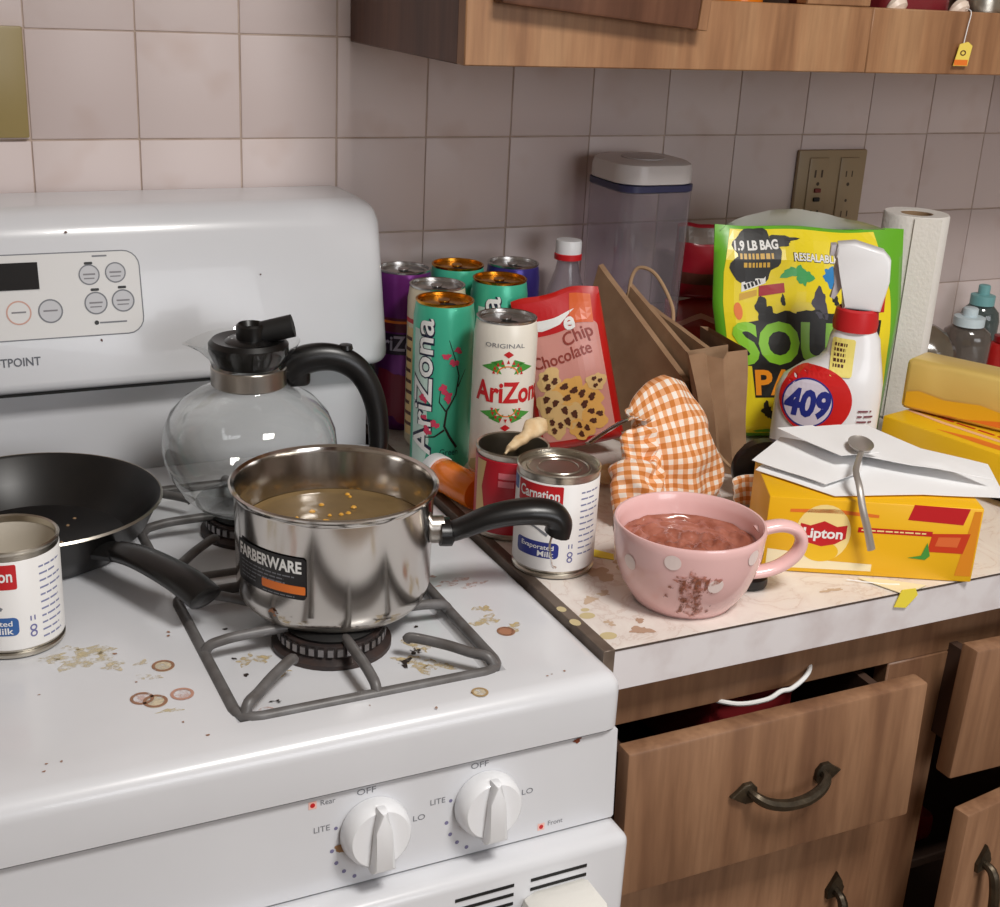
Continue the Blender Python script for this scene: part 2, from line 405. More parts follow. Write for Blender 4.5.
# outlet plate
ol = thing('outlet_plate', 'brown double outlet plate on the tiled wall behind the candy bag', 'outlet', (1.023, -.001, 1.157))
OUTL = mat('brown_plate', (156, 136, 106), .45); b = BM(); box(b, -.0575, .0575, -.007, 0, -.056, .056, .0025); mk('plate', b, OUTL, ol)
b = BM(); box(b, -.04, -.008, -.0095, -.006, -.048, .046, .002); rc = mk('receptacle', b, OUTL, ol)
b = BM(); box(b, .012, .044, -.0095, -.006, -.048, .046, .002); mk('receptacle', b, OUTL, ol)
pm = planemap((0, -.0096, 0), (1, 0, 0), (0, 0, 1))
decal('slot', [S_rect(-.031, .020, -.028, .030), S_rect(-.02, .020, -.017, .030), S_ell(-.0235, .0115, .0025), S_rect(-.031, -.034, -.028, -.024), S_rect(-.02, -.034, -.017, -.024), S_ell(-.0235, -.042, .0025),
               S_rect(.022, .020, .024, .028), S_rect(.032, .020, .034, .028), S_ell(.028, .010, .0025), S_ell(.028, -.012, .002), S_rect(.022, -.034, .024, -.026), S_rect(.032, -.034, .034, -.026)], pm, mat('slot_brown', (72, 58, 44), .6), ol, kind='stuff')
b = BM(); box(b, -.0285, -.0185, -.0125, -.009, .000, .0055, .0008); mk('reset_button', b, mat('dull_red', (110, 30, 22), .5), ol)
b = BM(); box(b, -.0285, -.0185, -.0125, -.009, -.012, -.0065, .0008); mk('test_button', b, BLACKM, ol)

# ================================================================ GAS RANGE
RX0, RX1 = -.435, .3295
st = thing('gas_range', 'white gas range with food stains on its cooktop', 'range', (-.055, -.36, 0), world=True)
def cooktop():
    bm = BM()
    xs = [RX0, -.36, -.145, .035, .245, RX1]; ys = [-.675, -.634, -.424, -.4, -.19, -.115]
    g = [[bm.verts.new((x, y, CZ)) for x in xs] for y in ys]
    wells = []; allf = []
    for j in range(5):
        for i in range(5):
            f = bm.faces.new((g[j][i], g[j][i+1], g[j+1][i+1], g[j+1][i])); allf.append(f)
            if i in (1, 3) and j in (1, 3): wells.append(f)
    bd = [e for e in bm.edges if len(e.link_faces) == 1]
    r = bmesh.ops.extrude_edge_only(bm, edges=bd); nv = [v for v in r['geom'] if isinstance(v, bmesh.types.BMVert)]
    for v in nv: v.co.z = .868
    bm.faces.ensure_lookup_table()
    bd = [e for e in bd if e.is_valid]
    vert_e = [e for e in bm.edges if abs(e.verts[0].co.z-e.verts[1].co.z) > .03 and any(abs(e.verts[0].co.x-x) < 1e-5 for x in (RX0, RX1)) and any(abs(e.verts[0].co.y-y) < 1e-5 for y in (-.675, -.115))]
    for f in wells: bmesh.ops.inset_individual(bm, faces=[f], thickness=.014, depth=-.009)
    bmesh.ops.bevel(bm, geom=bd+vert_e, offset=.015, segments=4, profile=.5, affect='EDGES', clamp_overlap=True)
    return bm
ct = mk('cooktop', cooktop(), WHITE_EN, st, ang=30)
# burners
BURN = mat('burner_iron', (44, 38, 38), .5, c2=(58, 44, 40), scale=80)
for bx, by in ((.14, -.529), (.14, -.295), (-.2525, -.529), (-.2525, -.295)):
    b = BM(); lathe(b, [(.048, .9052), (.048, .909), (.041, .912), (.041, .9225), (.0, .9225)], 40, bx, by, cap0=True); bb = mk('burner', b, BURN, st)
    b = BM(); n = 36
    for q in range(n):
        a = 2*PI*q/n; c, s = math.cos(a), math.sin(a)
        for v in [0]:
            pts = [(bx+.0413*c-.0022*s, by+.0413*s+.0022*c), (bx+.0413*c+.0022*s, by+.0413*s-.0022*c), (bx+.0435*c+.0022*s, by+.0435*s-.0022*c), (bx+.0435*c-.0022*s, by+.0435*s+.0022*c)]
            prism(b, pts, .9145, .9205)
    mk('flame_port', b, mat('burner_ring', (150, 146, 146), .4, 1), bb, smooth=False)
    b = BM(); lathe(b, [(0, .9226), (.037, .9226), (.038, .925), (.033, .9275), (0, .9275)], 40, bx, by); mk('burner_cap', b, BLACKM, bb)
# back guard
def guard():
    bm = BM(); x0, x1 = RX0, .3405
    co = [(x0, -.148, 1.010), (x1, -.148, 1.010), (x1, -.008, 1.010), (x0, -.008, 1.010), (x0, -.108, 1.181), (x1, -.108, 1.181), (x1, -.008, 1.181), (x0, -.008, 1.181)]
    v = [bm.verts.new(c) for c in co]
    for q in ((3, 2, 1, 0), (4, 5, 6, 7), (0, 1, 5, 4), (1, 2, 6, 5), (2, 3, 7, 6), (3, 0, 4, 7)): bm.faces.new([v[i] for i in q])
    bm.edges.ensure_lookup_table()
    def ed(a, c): return bm.edges.get((v[a], v[c]))
    e1 = [ed(4, 5), ed(1, 5), ed(0, 4), ed(5, 6), ed(4, 7)]
    e2 = [ed(0, 1)]
    bmesh.ops.bevel(bm, geom=e1, offset=.026, segments=6, profile=.5, affect='EDGES', clamp_overlap=True)
    es = [e for e in bm.edges if all(abs(w.co.z-1.010) < 1e-4 and w.co.y < -.1 for w in e.verts)]
    bmesh.ops.bevel(bm, geom=es, offset=.012, segments=4, profile=.5, affect='EDGES', clamp_overlap=True)
    return bm
bg = mk('back_guard', guard(), WHITE_EN, st, ang=50)
b = BM(); box(b, RX0+.01, RX1-.006, -.112, -.02, .9, 1.012, .003); mk('riser_panel', b, WHITE_EN, st)
b = BM(); box(b, RX0+.012, RX1-.012, -.14, -.108, 1.0075, 1.0105); mk('seam', b, BLACKM, st)
# console print: plane of the guard's front
fu = Vector((0, .040, .174)).normalized(); gm = planemap((0, -.148, 1.010), (1, 0, 0), fu)
def gz(z): return (z-1.010)/fu.z
CONS = mat('console_panel', (216, 214, 212), .3)
decal('console', [S_rr(-.25, gz(1.062), .079, gz(1.142), .016)], gm, CONS, bg, 1)
decal('console_border', [S_rrline(-.25, gz(1.062), .079, gz(1.142), .016, .0011)], gm, PRGREY, bg, 2)
b = BM(); D0 = [gm(x, y, o) for o in (.0, .0012) for x, y in ((-.105, gz(1.109)), (-.017, gz(1.109)), (-.017, gz(1.134)), (-.105, gz(1.134)))]
vv = [b.verts.new(p) for p in D0]
for q in ((0, 1, 2, 3), (4, 5, 6, 7), (0, 1, 5, 4), (1, 2, 6, 5), (2, 3, 7, 6), (3, 0, 4, 7)): b.faces.new([vv[i] for i in q])
mk('clock_display', b, mat('dark_display', (22, 18, 16), .5, spec=.2), bg, smooth=False)
BTN = mat('button_grey', (196, 196, 200), .4)
for (x, z, r, ring) in ((-.068, 1.088, .011, 1), (-.038, 1.088, .011, 1), (-.009, 1.088, .011, 2), (.030, 1.120, .0095, 0), (.055, 1.121, .0095, 0), (.034, 1.093, .0105, 0), (.060, 1.094, .0105, 0)):
    bt_ = decal('button', [S_ell(x, gz(z), r)], gm, BTN if ring != 1 else CONS, bg, 2)
    decal('button_ring', [S_ring(x, gz(z), r*.92, r*1.05)], gm, mat('ring_pink', (206, 160, 146), .5) if ring == 1 else PRGREY, bt_, 3)
    tl = [S_rect(x-r*.6, gz(z)-.0004, x+r*.6, gz(z)+.0012)]
    if not ring: tl.append(S_rect(x-r*.55, gz(z)-.0042, x+r*.5, gz(z)-.003))
    decal('lettering', tl, gm, mat('print_soft_grey', (130, 128, 132), .5), bt_, 3)
decal('indicator', [S_rr(.026, gz(1.1295), .034, gz(1.132), .001), S_rr(.030, gz(1.1045), .038, gz(1.107), .001), S_rr(.056, gz(1.1055), .064, gz(1.108), .001), S_ell(.033, gz(1.0745), .0022)], gm, PRK, bg, 3, kind='stuff')
decal('lettering', [S_rect(.036, gz(1.0735), .062, gz(1.075)), S_rect(.034, gz(1.1365), .048, gz(1.138))], gm, PRGREY, bg, 3, split=True)
decal('brand_lettering', [S_text('HOTPOINT', .0115, -.0225, gz(1.0385), .012, 'RIGHT', fit=.052)], gm, mat('print_dark_grey', (86, 88, 96), .4), bg, 3)
decal('speck', [S_blob(.012, gz(1.1605), .0012, 3), S_blob(.2, gz(1.112), .0008, 4), S_blob(.036, gz(1.0575), .0012, 5)], gm, PRBR, bg, 3, kind='stuff')
# control panel
b = BM(); v = [(RX0, -.660), (RX1, -.660)]
PF = [(-.56, .786), (-.676, .786), (-.671, .8645), (-.56, .8645)]
b = BM(); prism(b, PF, RX0+.001, RX1-.0005, 'YZ', .003); cp = mk('control_panel', b, WHITE_EN, st)
pu = Vector((0, .005, .08)).normalized(); cm = planemap((0, -.676, .786), (1, 0, 0), pu)
def cz(z): return (z-.786)/pu.z
b = BM(); box(b, RX0+.004, RX1-.004, -.64, -.57, .863, .872); mk('seam', b, BLACKM, st)
KN = mat('knob_white', (232, 233, 236), .28, coat=.3)
for n, kx in enumerate((.129, .219, -.25, -.34)):
    kz = .822
    b = BM(); lathe(b, [(0, 0), (.0255, 0), (.0265, .003), (.0245, .014), (.022, .0165), (0, .0165)], 44); 
    kb = mk('knob', b, KN, st, local=True); kb.location = Vector((kx-.006, -.6735, kz+.007))-OFF[st.name]; kb.rotation_euler = (PI/2-.0625, 0, 0)
    b = BM(); prism(b, [(-.0095, -.0235), (.0095, -.0235), (.006, .010), (.003, .0265), (-.003, .0265), (-.006, .010)], .012, .0235, 'XY', .003)
    mk('knob_grip', b, KN, kb)
    if n < 2:
        kx -= .004; tz = cz(.8605)
        decal('lettering', [S_text('OFF', .0068, kx-.007, tz-.002, .0, fit=.0145), S_text('LO', .0066, kx+.034, cz(.826), 0, fit=.0095)], cm, PRGREY, cp, 1)
        decal('lettering', [S_text('LITE', .0066, kx-.041, cz(.836), 0, fit=.012)], cm, PRGREY, cp, 1)
        decal('dial_mark', [S_ell(kx-.0305, cz(.836), .0014)]+[S_ell(kx-.034*math.cos(a), cz(.822)-.034*math.sin(a), .0016) for a in (.12, .45, .75, 1.05)], cm, mat('dial_dot', (120, 116, 150), .5), cp, 1)
decal('burner_marker', [S_rect(.0745, cz(.856), .0805, cz(.862)), S_rect(.259, cz(.7905), .265, cz(.7965))], cm, mat('marker_pale', (240, 190, 178), .5), cp, 1, split=True)
decal('burner_marker', [S_ell(.0775, cz(.859), .0018), S_ell(.262, cz(.7935), .0018)], cm, PRR, cp, 2, split=True)
decal('lettering', [S_text('Rear', .006, .0835, cz(.8575), 0, 'LEFT', fit=.011), S_text('Front', .006, .268, cz(.793), 0, 'LEFT', fit=.013)], cm, PRGREY, cp, 1, split=True)
decal('grease_spot', [S_blob(.0985, cz(.819), .0042, 8)], cm, mat('grease_brown', (150, 112, 74), .5), cp, 2)
decal('rust_spot', [S_blob(.291, cz(.8625), .0022, 6, amp=.6, sx=1.8, sy=.7)], cm, mat('rust', (120, 52, 22), .7), cp, 2)
# oven door
b = BM(); box(b, RX0, RX1+.002, -.70, -.655, .14, .784, .009, 3); od = mk('oven_door', b, WHITE_EN, st)
b = BM(); box(b, RX0+.004, RX1-.004, -.655, -.13, .05, .866); mk('body', b, WHITE_EN, st, smooth=False)
dm = planemap((0, -.70, 0), (1, 0, 0), (0, 0, 1))
for (x0, zs) in ((.179, 4), (.1065, 4), (.034, 4), (-.0385, 4), (.2425, 2), (-.111, 2)):
    for q in range(zs):
        b2 = BM(); box(b2, x0, x0+.049, -.7006, -.696, .7665-.0085*q-.0013, .7665-.0085*q+.0013); mk('vent_slot', b2, BLACKM, od, smooth=False)
HAN = mat('handle_white', (224, 222, 216), .5, bump=.2, bscale=140)
hd = [(.236, .752), (.246, .757), (.29, .757), (.296, .744), (.296, .69), (.232, .69), (.232, .74)]
b = BM(); prism(b, hd, -.743, -.698, 'XZ', .008); h1 = mk('door_handle', b, HAN, od)
b = BM(); tube(b, [(-.40, -.733, .715), (.26, -.733, .715)], .014, 14); mk('handle_bar', b, HAN, od)
# stains on the cooktop
topm = lambda x, y, o: (x, y, CZ+o)
wellm = lambda x, y, o: (x, y, CZ-.009+o)
BROWN = mat('burnt_brown', (150, 108, 82), .45); TANST = mat('dried_tan', (208, 194, 166), .45); PALE = mat('dried_pale', (206, 190, 150), .4); PINKST = mat('sauce_pink', (214, 178, 168), .4); YELST = mat('dried_yellow', (200, 178, 130), .4); CHAR = mat('char', (40, 28, 22), .7)
def broken(m, lo, hi, scale=170):
    nt = m.node_tree; n = nt.nodes.new('ShaderNodeTexNoise'); n.inputs['Scale'].default_value = scale; n.inputs['Detail'].default_value = 5
    tc = nt.nodes.new('ShaderNodeTexCoord'); nt.links.new(tc.outputs['Object'], n.inputs['Vector'])
    r = nt.nodes.new('ShaderNodeMapRange'); r.inputs['From Min'].default_value = lo; r.inputs['From Max'].default_value = hi; nt.links.new(n.outputs['Fac'], r.inputs['Value'])
    nt.links.new(r.outputs['Result'], nt.nodes['Principled BSDF'].inputs['Alpha'])
PALE = mat('dried_pale', (214, 202, 170), .4) if False else PALE
for m_, a_, b_ in ((PALE, .40, .75), (YELST, .38, .70), (PINKST, .40, .75), (TANST, .3, .6), (BROWN, .25, .5), (CHAR, .35, .5)): broken(m_, a_, b_)
def ringst(x, y, r, fill=TANST, edge=BROWN, mp=topm, seed=0):
    s_ = decal('food_stain', [S_ell(x, y, r, r*1.05)], mp, fill, st, 1); decal('stain_rim', [S_ring(x, y, r*.72, r, 26)], mp, edge, s_, 2)
ringst(.004, -.537, .0085); ringst(-.020, -.578, .0085, PINKST); ringst(-.012, -.585, .0088); ringst(.008, -.582, .0085, PINKST, mat('rim_soft', (186, 140, 122), .5))
decal('food_stain', [S_blob(-.051, -.503, .016, 2, amp=.8, sx=1.2, sy=.8), S_blob(-.033, -.513, .009, 5, amp=.9), S_blob(-.072, -.497, .007, 6, amp=.9, sx=1.5, sy=.6), S_blob(-.056, -.487, .005, 9, amp=.7), S_blob(-.013, -.548, .004, 7, amp=.9), S_blob(-.005, -.601, .005, 12, amp=.7, sx=1.4, sy=.5)], topm, PALE, st, 1, split=True)
decal('food_stain', [S_blob(-.032, -.526, .005, 11, amp=.9), S_blob(-.004, -.552, .003, 13, amp=.9), S_blob(-.010, -.527, .0035, 14, amp=.9)], topm, TANST, st, 2, split=True)
ringst(.212, -.657, .0065, TANST, mat('rim_tan', (168, 140, 100), .5)); ringst(.272, -.578, .0075, mat('scorch', (170, 120, 92), .5), BROWN)
decal('food_stain', [S_blob(.265, -.555, .009, 21, amp=.8), S_blob(.281, -.574, .006, 23, amp=.9), S_blob(.271, -.535, .006, 25, amp=.7)], topm, YELST, st, 1, split=True)
decal('food_stain', [S_blob(.267, -.48, .009, 31, amp=.8, sx=1.5, sy=.6), S_blob(.282, -.49, .007, 32, amp=.8, sx=1.4, sy=.7), S_blob(.25, -.458, .006, 33, amp=.8)], topm, PINKST, st, 1, split=True)
rnd = random.Random(4)
decal('crumb_mark', [S_blob(rnd.uniform(-.12, .03), rnd.uniform(-.66, -.45), rnd.uniform(.0007, .0016), q) for q in range(10)]+[S_blob(rnd.uniform(.05, .31), rnd.uniform(-.668, -.64), rnd.uniform(.0006, .0013), q) for q in range(6)], topm, BROWN, st, 2, kind='stuff')
decal('well_stain', [S_blob(.202, -.560, .010, 41, amp=.8, sx=.7, sy=1.3), S_blob(.19, -.585, .011, 42, amp=.9, sx=1, sy=1), S_blob(.205, -.595, .008, 44, amp=.9), S_blob(.073, -.535, .009, 45, amp=.9), S_blob(.09, -.56, .006, 46, amp=.9)], wellm, YELST, st, 1, split=True)
decal('well_stain', [S_blob(.197, -.568, .0045, 51, amp=.9, sx=.7, sy=1.2), S_blob(.182, -.582, .005, 52, amp=.9), S_blob(.072, -.602, .003, 53, amp=.8, sx=1.5, sy=.6), S_blob(.062, -.557, .0022, 54), S_blob(.08, -.498, .002, 55), S_blob(.213, -.53, .0018, 57), S_blob(.06, -.53, .002, 58), S_blob(.066, -.48, .0018, 59)], wellm, CHAR, st, 2, kind='stuff')
decal('well_stain', [S_ell(.062, -.612, .0065, .006)], wellm, PINKST, st, 1)

# ---------------------------------------------------------------- grates (each lifts off)
def grate(cx, cy, label):
    g = thing('burner_grate', label, 'grate', (cx, cy, CZ-.009), group='burner grates of the range')
    hx, hy = .103, .103; r = .0042; z0 = .0088
    pts = []
    for sx, sy, a in ((1, -1, -PI/2), (1, 1, 0), (-1, 1, PI/2), (-1, -1, PI)):
        for q in range(5): pts.append((sx*(hx-.016)+.016*math.cos(a+PI/2*q/4), sy*(hy-.016)+.016*math.sin(a+PI/2*q/4), z0))
    b = BM(); tube(b, pts, r+.0004, 10, closed=True); mk('frame', b, GRATE, g)
    H = .0235-r
    for a in (0, PI/2, PI, -PI/2):
        c, s = math.cos(a), math.sin(a); p = [(hx, z0), (hx-.004, z0+.006), (hx-.012, H-.002), (hx-.03, H), (.034, H), (.028, H-.004)]
        b = BM(); tube(b, smooth_path([(c*d, s*d, z) for d, z in p], 4), r, 10); mk('finger', b, GRATE, g)
    for sx in (-1, 1):
        for sy in (-1, 1):
            p = [(.098, z0), (.094, z0+.008), (.084, H-.002), (.07, H), (.05, H), (.046, H-.003)]
            b = BM(); tube(b, smooth_path([(sx*d, sy*d, z) for d, z in p], 4), r, 10); mk('finger', b, GRATE, g)
    return g
grate(.14, -.529, 'grey iron burner grate under the steel saucepan')
grate(.14, -.295, 'grey iron burner grate under the glass coffee pot')
grate(-.2525, -.529, 'grey iron burner grate at the left front, beside the open can')
grate(-.2525, -.295, 'grey iron burner grate at the left rear, left of the frying pan')
GT = CZ-.009+.0235   # top of a grate

# ================================================================ COUNTER AND BASE CABINET
CX0, CX1 = .339, 2.2
ctop = thing('countertop', 'white marbled laminate countertop beside the range, with food spots', 'countertop', (1.2, -.32, CZ-.038), world=True)
b = BM(); box(b, CX0, CX1, -.6342, -.0006, CZ-.0375, CZ-.0008); mk('slab', b, LAM, ctop, smooth=False)
b = BM(); box(b, CX0, CX1, -.6355, -.0006, CZ-.0008, CZ, .0002, 1); mk('top_sheet', b, LAM, ctop, smooth=False)
b = BM(); box(b, CX0, CX1, -.6362, -.6340, CZ-.038, CZ-.0014); mk('front_edge', b, mat('edge_laminate', (222, 218, 220), .4, c2=(200, 190, 190), scale=22, lo=.45, hi=.75), ctop, smooth=False)
b = BM(); box(b, CX0+.0003, CX1, -.6368, -.634, CZ-.0014, CZ-.0002); mk('edge_seam', b, mat('seam_brown', (70, 56, 48), .7), ctop, smooth=False)
b = BM(); box(b, .3302, CX0+.002, -.637, -.02, CZ-.036, CZ+.0006, .0006, 1); mk('side_trim', b, mat('aged_metal_trim', (124, 110, 98), .5, .4, c2=(100, 86, 76), scale=30), ctop)
cmx = lambda x, y, o: (x, y, CZ+o)
CST = mat('counter_tan', (196, 172, 148), .5); CYL = mat('counter_yellow', (200, 184, 140), .5); CBR = mat('counter_brown', (178, 146, 124), .5)
decal('counter_stain', [S_blob(.378, -.615, .008, 61, amp=.5, sx=1.1, sy=.8), S_blob(.386, -.6, .004, 62)], cmx, CBR, ctop, 1, split=True)
decal('counter_stain', [S_ell(.3475, -.614, .0075, .006), S_ell(.3485, -.577, .007, .0055), S_ell(.352, -.567, .004, .003)], cmx, CYL, ctop, 1, split=True)
decal('counter_stain', [S_blob(.365, -.552, .006, 66, amp=.6), S_blob(.383, -.545, .005, 67, amp=.6), S_blob(.40, -.51, .012, 68, amp=.5), S_blob(.36, -.595, .004, 69, amp=.8), S_blob(.43, -.5, .01, 70, amp=.6), S_blob(.58, -.61, .006, 71, amp=.6, sx=1.6, sy=.5)], cmx, CST, ctop, 1, split=True)
decal('trim_stain', [S_ell(.3325, -.585, .0045, .006), S_ell(.333, -.56, .004, .005)], lambda x, y, o: (x, y, CZ+.0006+o), CYL, ctop, 1, split=True)
b = BM(); prism(b, [(.412, -.452), (.432, -.478), (.426, -.489), (.405, -.47)], CZ+.0003, CZ+.0008); tag(mk('yellow_paper_tag', b, mat('tag_yellow', (240, 220, 70), .5), smooth=False), 'small yellow paper tag on the counter between milk can and pink cup', 'tag')

bc = thing('base_cabinet', 'brown wood base cabinet with drawers pulled open under the countertop', 'cabinet', (1.2, -.3, 0), world=True)
FY = -.61; ZT = CZ-.0385
def wbox(name, x0, x1, y0, y1, z0, z1, m=WOODB, p=bc, bev=.0015): 
    b = BM(); box(b, x0, x1, y0, y1, z0, z1, bev, 1); return mk(name, b, m, p)
wbox('side_panel', .333, .345, FY+.001, -.02, .0, ZT); wbox('side_panel', 1.98, 1.998, FY+.018, -.02, .0, ZT)
wbox('back_panel', .345, 1.98, -.03, -.02, .1, ZT, INSIDE); wbox('bottom_panel', .345, 1.98, FY+.018, -.03, .1, .116, INSIDE); wbox('toe_kick', .345, 1.98, FY+.06, FY+.075, 0, .1, INSIDE)
wbox('top_rail', .346, 1.998, FY, FY+.018, .822, ZT, WOODB)
wbox('mid_rail', .343, .668, FY, FY+.018, .655, .705, WOODB)
wbox('stile', .333, .362, FY-.0005, FY+.018, 0, .822, WOODB); wbox('stile', .664, .745, FY-.0005, FY+.018, .0, .8225, WOODB); wbox('stile', 1.18, 1.24, FY-.0005, FY+.018, 0, .8225, WOODB); wbox('stile', 1.95, 1.998, FY-.0005, FY+.018, 0, .8225, WOODB)
wbox('partition', .69, .702, FY+.018, -.03, .116, ZT, INSIDE); wbox('shelf', .705, 1.95, FY+.06, -.03, .50, .512, INSIDE)
BRONZE = mat('dark_bronze', (78, 68, 54), .4, .7, c2=(58, 50, 40), scale=70, bump=.3, bscale=120)
def pull(parent, x, y, z, w_=.104, rot=0):
    """bail pull: two rosettes and a drooping bar; local to parent"""
    o = None
    def tr(p): 
        c, s = math.cos(rot), math.sin(rot); return (x+p[0]*c-p[2]*s, y+p[1], z+p[0]*s+p[2]*c)
    b = BM(); P = [(-w_*.34, 0, .002), (-w_*.33, -.010, .001), (-w_*.25, -.016, -.004), (-w_*.12, -.019, -.008), (0, -.0195, -.009), (w_*.12, -.019, -.008), (w_*.25, -.016, -.004), (w_*.33, -.010, .001), (w_*.34, 0, .002)]
    sp = smooth_path([tr(p) for p in P], 4); n = len(sp); tube(b, sp, [.0036+.0020*math.sin(PI*i/(n-1)) for i in range(n)], 8)
    o = mk('handle', b, BRONZE, parent)
    for s in (-1, 1):
        pts = [(s*w_*.36+dx*s, dz) for dx, dz in ((-.010, -.004), (-.006, -.0095), (.002, -.0095), (.010, -.004), (.017, .0005), (.010, .005), (.004, .0105), (-.004, .0105), (-.009, .005))]
        if s < 0: pts = pts[::-1]
        b = BM(); prism(b, [(tr((px, 0, pz))[0], tr((px, 0, pz))[2]) for px, pz in pts], y-.0045, y+.0005, 'XZ', .0012); mk('rosette', b, BRONZE, o)
    return o
# left drawer, pulled out and a little askew
d1 = thing('drawer', 'x', 'x') ; del d1['label']; del d1['category']; d1.parent = bc; d1.location = Vector((.502, -.646, .765))-OFF[bc.name]; d1.rotation_euler = (0, -.030, -.035)
d1['label'] = 'upper left drawer pulled open'
b = BM(); box(b, -.153, .153, -.022, -.003, -.072, .070, .0025, 2); mk('drawer_front', b, WOODB, d1)
bb_ = None
for q in ((-.140, -.131, -.003, .40, -.05, .045), (.131, .140, -.003, .40, -.05, .045), (-.131, .131, .39, .40, -.05, .045), (-.131, .131, -.003, .39, -.05, -.044), (-.131, .131, -.003, .006, -.044, .045)):
    b = BM(); box(b, *q); mk('drawer_side', b, INSIDE, d1, smooth=False)
pull(d1, .006, -.022, .003, .112, rot=.0)
def simple_drawer(x, y, z, w_, h, rz, label, ry=0, hx=None):
    d = bpy.data.objects.new('drawer', None); COL.objects.link(d); d.parent = bc; d.location = Vector((x, y, z))-OFF[bc.name]; d.rotation_euler = (0, ry, rz); d['label'] = label
    b = BM(); box(b, 0, w_, -.02, 0, -h/2, h/2, .0025, 2); mk('drawer_front', b, WOODB, d)
    for q in ((.02, .03, 0, .42, -h/2+.02, h/2-.02), (w_-.03, w_-.02, 0, .42, -h/2+.02, h/2-.02), (.03, w_-.03, .41, .42, -h/2+.02, h/2-.02), (.03, w_-.03, 0, .41, -h/2+.02, -h/2+.026)):
        b = BM(); box(b, *q); mk('drawer_side', b, INSIDE, d, smooth=False)
    pull(d, w_/2, -.02, 0); return d
simple_drawer(.717, -.642, .783, .45, .138, 0, 'upper right drawer pulled open', ry=.03)
def cab_door(name, x, y, z0, z1, w_, rz, hx, hz, label):
    d = bpy.data.objects.new(name, None); COL.objects.link(d); d.parent = bc; d.location = Vector((x, y, z0))-OFF[bc.name]; d.rotation_euler = (0, 0, rz); d['label'] = label
    b = BM(); box(b, 0, w_, -.018, 0, 0, z1-z0, .0025, 2); mk('door_panel', b, WOODB, d)
    b = BM(); P = [(hx, -.018, hz+.03), (hx, -.034, hz+.024), (hx+.002, -.04, hz-.02), (hx, -.034, hz-.064), (hx, -.018, hz-.07)]
    sp = smooth_path(P, 5); n = len(sp); tube(b, sp, [.0035+.002*math.sin(PI*i/(n-1)) for i in range(n)], 8); h = mk('handle', b, BRONZE, d)
    for zz, s in ((hz+.03, 1), (hz-.07, -1)):
        pts = [(hx+dx, zz+s*dz) for dx, dz in ((-.009, -.008), (-.0105, .002), (-.005, .010), (0, .021), (.005, .010), (.0105, .002), (.009, -.008))]
        if s < 0: pts = pts[::-1]
        b = BM(); prism(b, pts, -.0225, -.0175, 'XZ', .0012); mk('rosette', b, BRONZE, h)
    return d
cab_door('door', .352, -.612, .14, .69, .318, 0, .27, .422, 'closed door under the upper left drawer')
cab_door('door', 1.17, -.632, .14, .688, .45, PI+.04, .38, .45, 'door ajar under the upper right drawer') if False else None
d2 = cab_door('door', .716, -.672, .14, .69, .45, .13, .036, .455, 'door ajar under the upper right drawer')
# things in the drawer and the cupboard
b = BM(); sp = smooth_path([(.462, -.600, .824), (.485, -.618, .8225), (.512, -.624, .8245), (.528, -.623, .8290), (.540, -.622, .8285), (.556, -.618, .8330), (.567, -.612, .8375), (.573, -.602, .842)], 6); tube(b, sp, .0022, 8)
tag(mk('white_plastic_wire', b, PRW), 'curved white plastic handle sticking out of the open drawer', 'handle')
b = BM(); box(b, .47, .565, -.60, -.42, .732, .824, .008, 2); tag(mk('red_box', b, mat('dark_red_card', (120, 26, 30), .5)), 'dark red package inside the open drawer', 'package')
b = BM(); box(b, .735, .86, -.53, -.33, .513, .548, .008, 2); tag(mk('red_box', b, mat('bright_red_card', (170, 24, 26), .5)), 'red package on the shelf behind the ajar cabinet door', 'package')

# ================================================================ UPPER CABINET
UY = -.305; UZ = 1.3355
uc = thing('upper_cabinet', 'brown wood wall cabinet over the counter with a sagging door', 'cabinet', (1.1, -.15, UZ), world=True)
def ub(name, *a, m=WOODU, bev=.0012): 
    b = BM(); box(b, *a, bev, 1); return mk(name, b, m, uc)
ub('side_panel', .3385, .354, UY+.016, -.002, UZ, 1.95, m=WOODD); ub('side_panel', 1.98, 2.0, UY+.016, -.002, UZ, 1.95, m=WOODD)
ub('bottom_panel', .354, 1.98, UY+.018, -.002, UZ+.012, UZ+.026, m=WOODU); ub('back_panel', .354, 1.98, -.012, -.002, UZ+.026, 1.95, m=INSIDE)
ub('top_panel', .354, 1.98, UY+.018, -.002, 1.935, 1.95, m=WOODU); ub('shelf', .354, 1.98, UY+.03, -.012, 1.64, 1.655, m=INSIDE)
for x0, x1 in ((.3385, .7985), (.7988, 1.25), (1.2503, 2.0)): ub('bottom_rail', x0, x1, UY, UY+.0175, UZ, 1.4005)
ub('stile', .3385, .40, UY-.0004, UY+.0175, 1.4008, 1.95); ub('stile', .578, .602, UY, UY+.0175, 1.4008, 1.95); ub('stile', .712, .794, UY, UY+.0175, 1.4008, 1.95); ub('stile', 1.2, 1.26, UY, UY+.0175, 1.4008, 1.95); ub('stile', 1.95, 2.0, UY, UY+.0175, 1.4008, 1.95)
ub('top_rail', .40, 1.95, UY, UY+.0175, 1.89, 1.95)
ud = bpy.data.objects.new('door', None); COL.objects.link(ud); ud.parent = uc; ud.location = Vector((.364, UY-.001, 1.3905))-OFF[uc.name]; ud.rotation_euler = (0, .082, 0); ud['label'] = 'dark sagging cabinet door'
b = BM(); box(b, 0, .208, -.019, 0, 0, .54, .003, 2); mk('door_panel', b, wood('door_wood', (88, 56, 40), (104, 68, 50), (116, 78, 58)), ud)
b = BM(); box(b, .209, .2205, -.017, 0, .0, .54, .001, 1); mk('edge_strip', b, WOODU, ud)
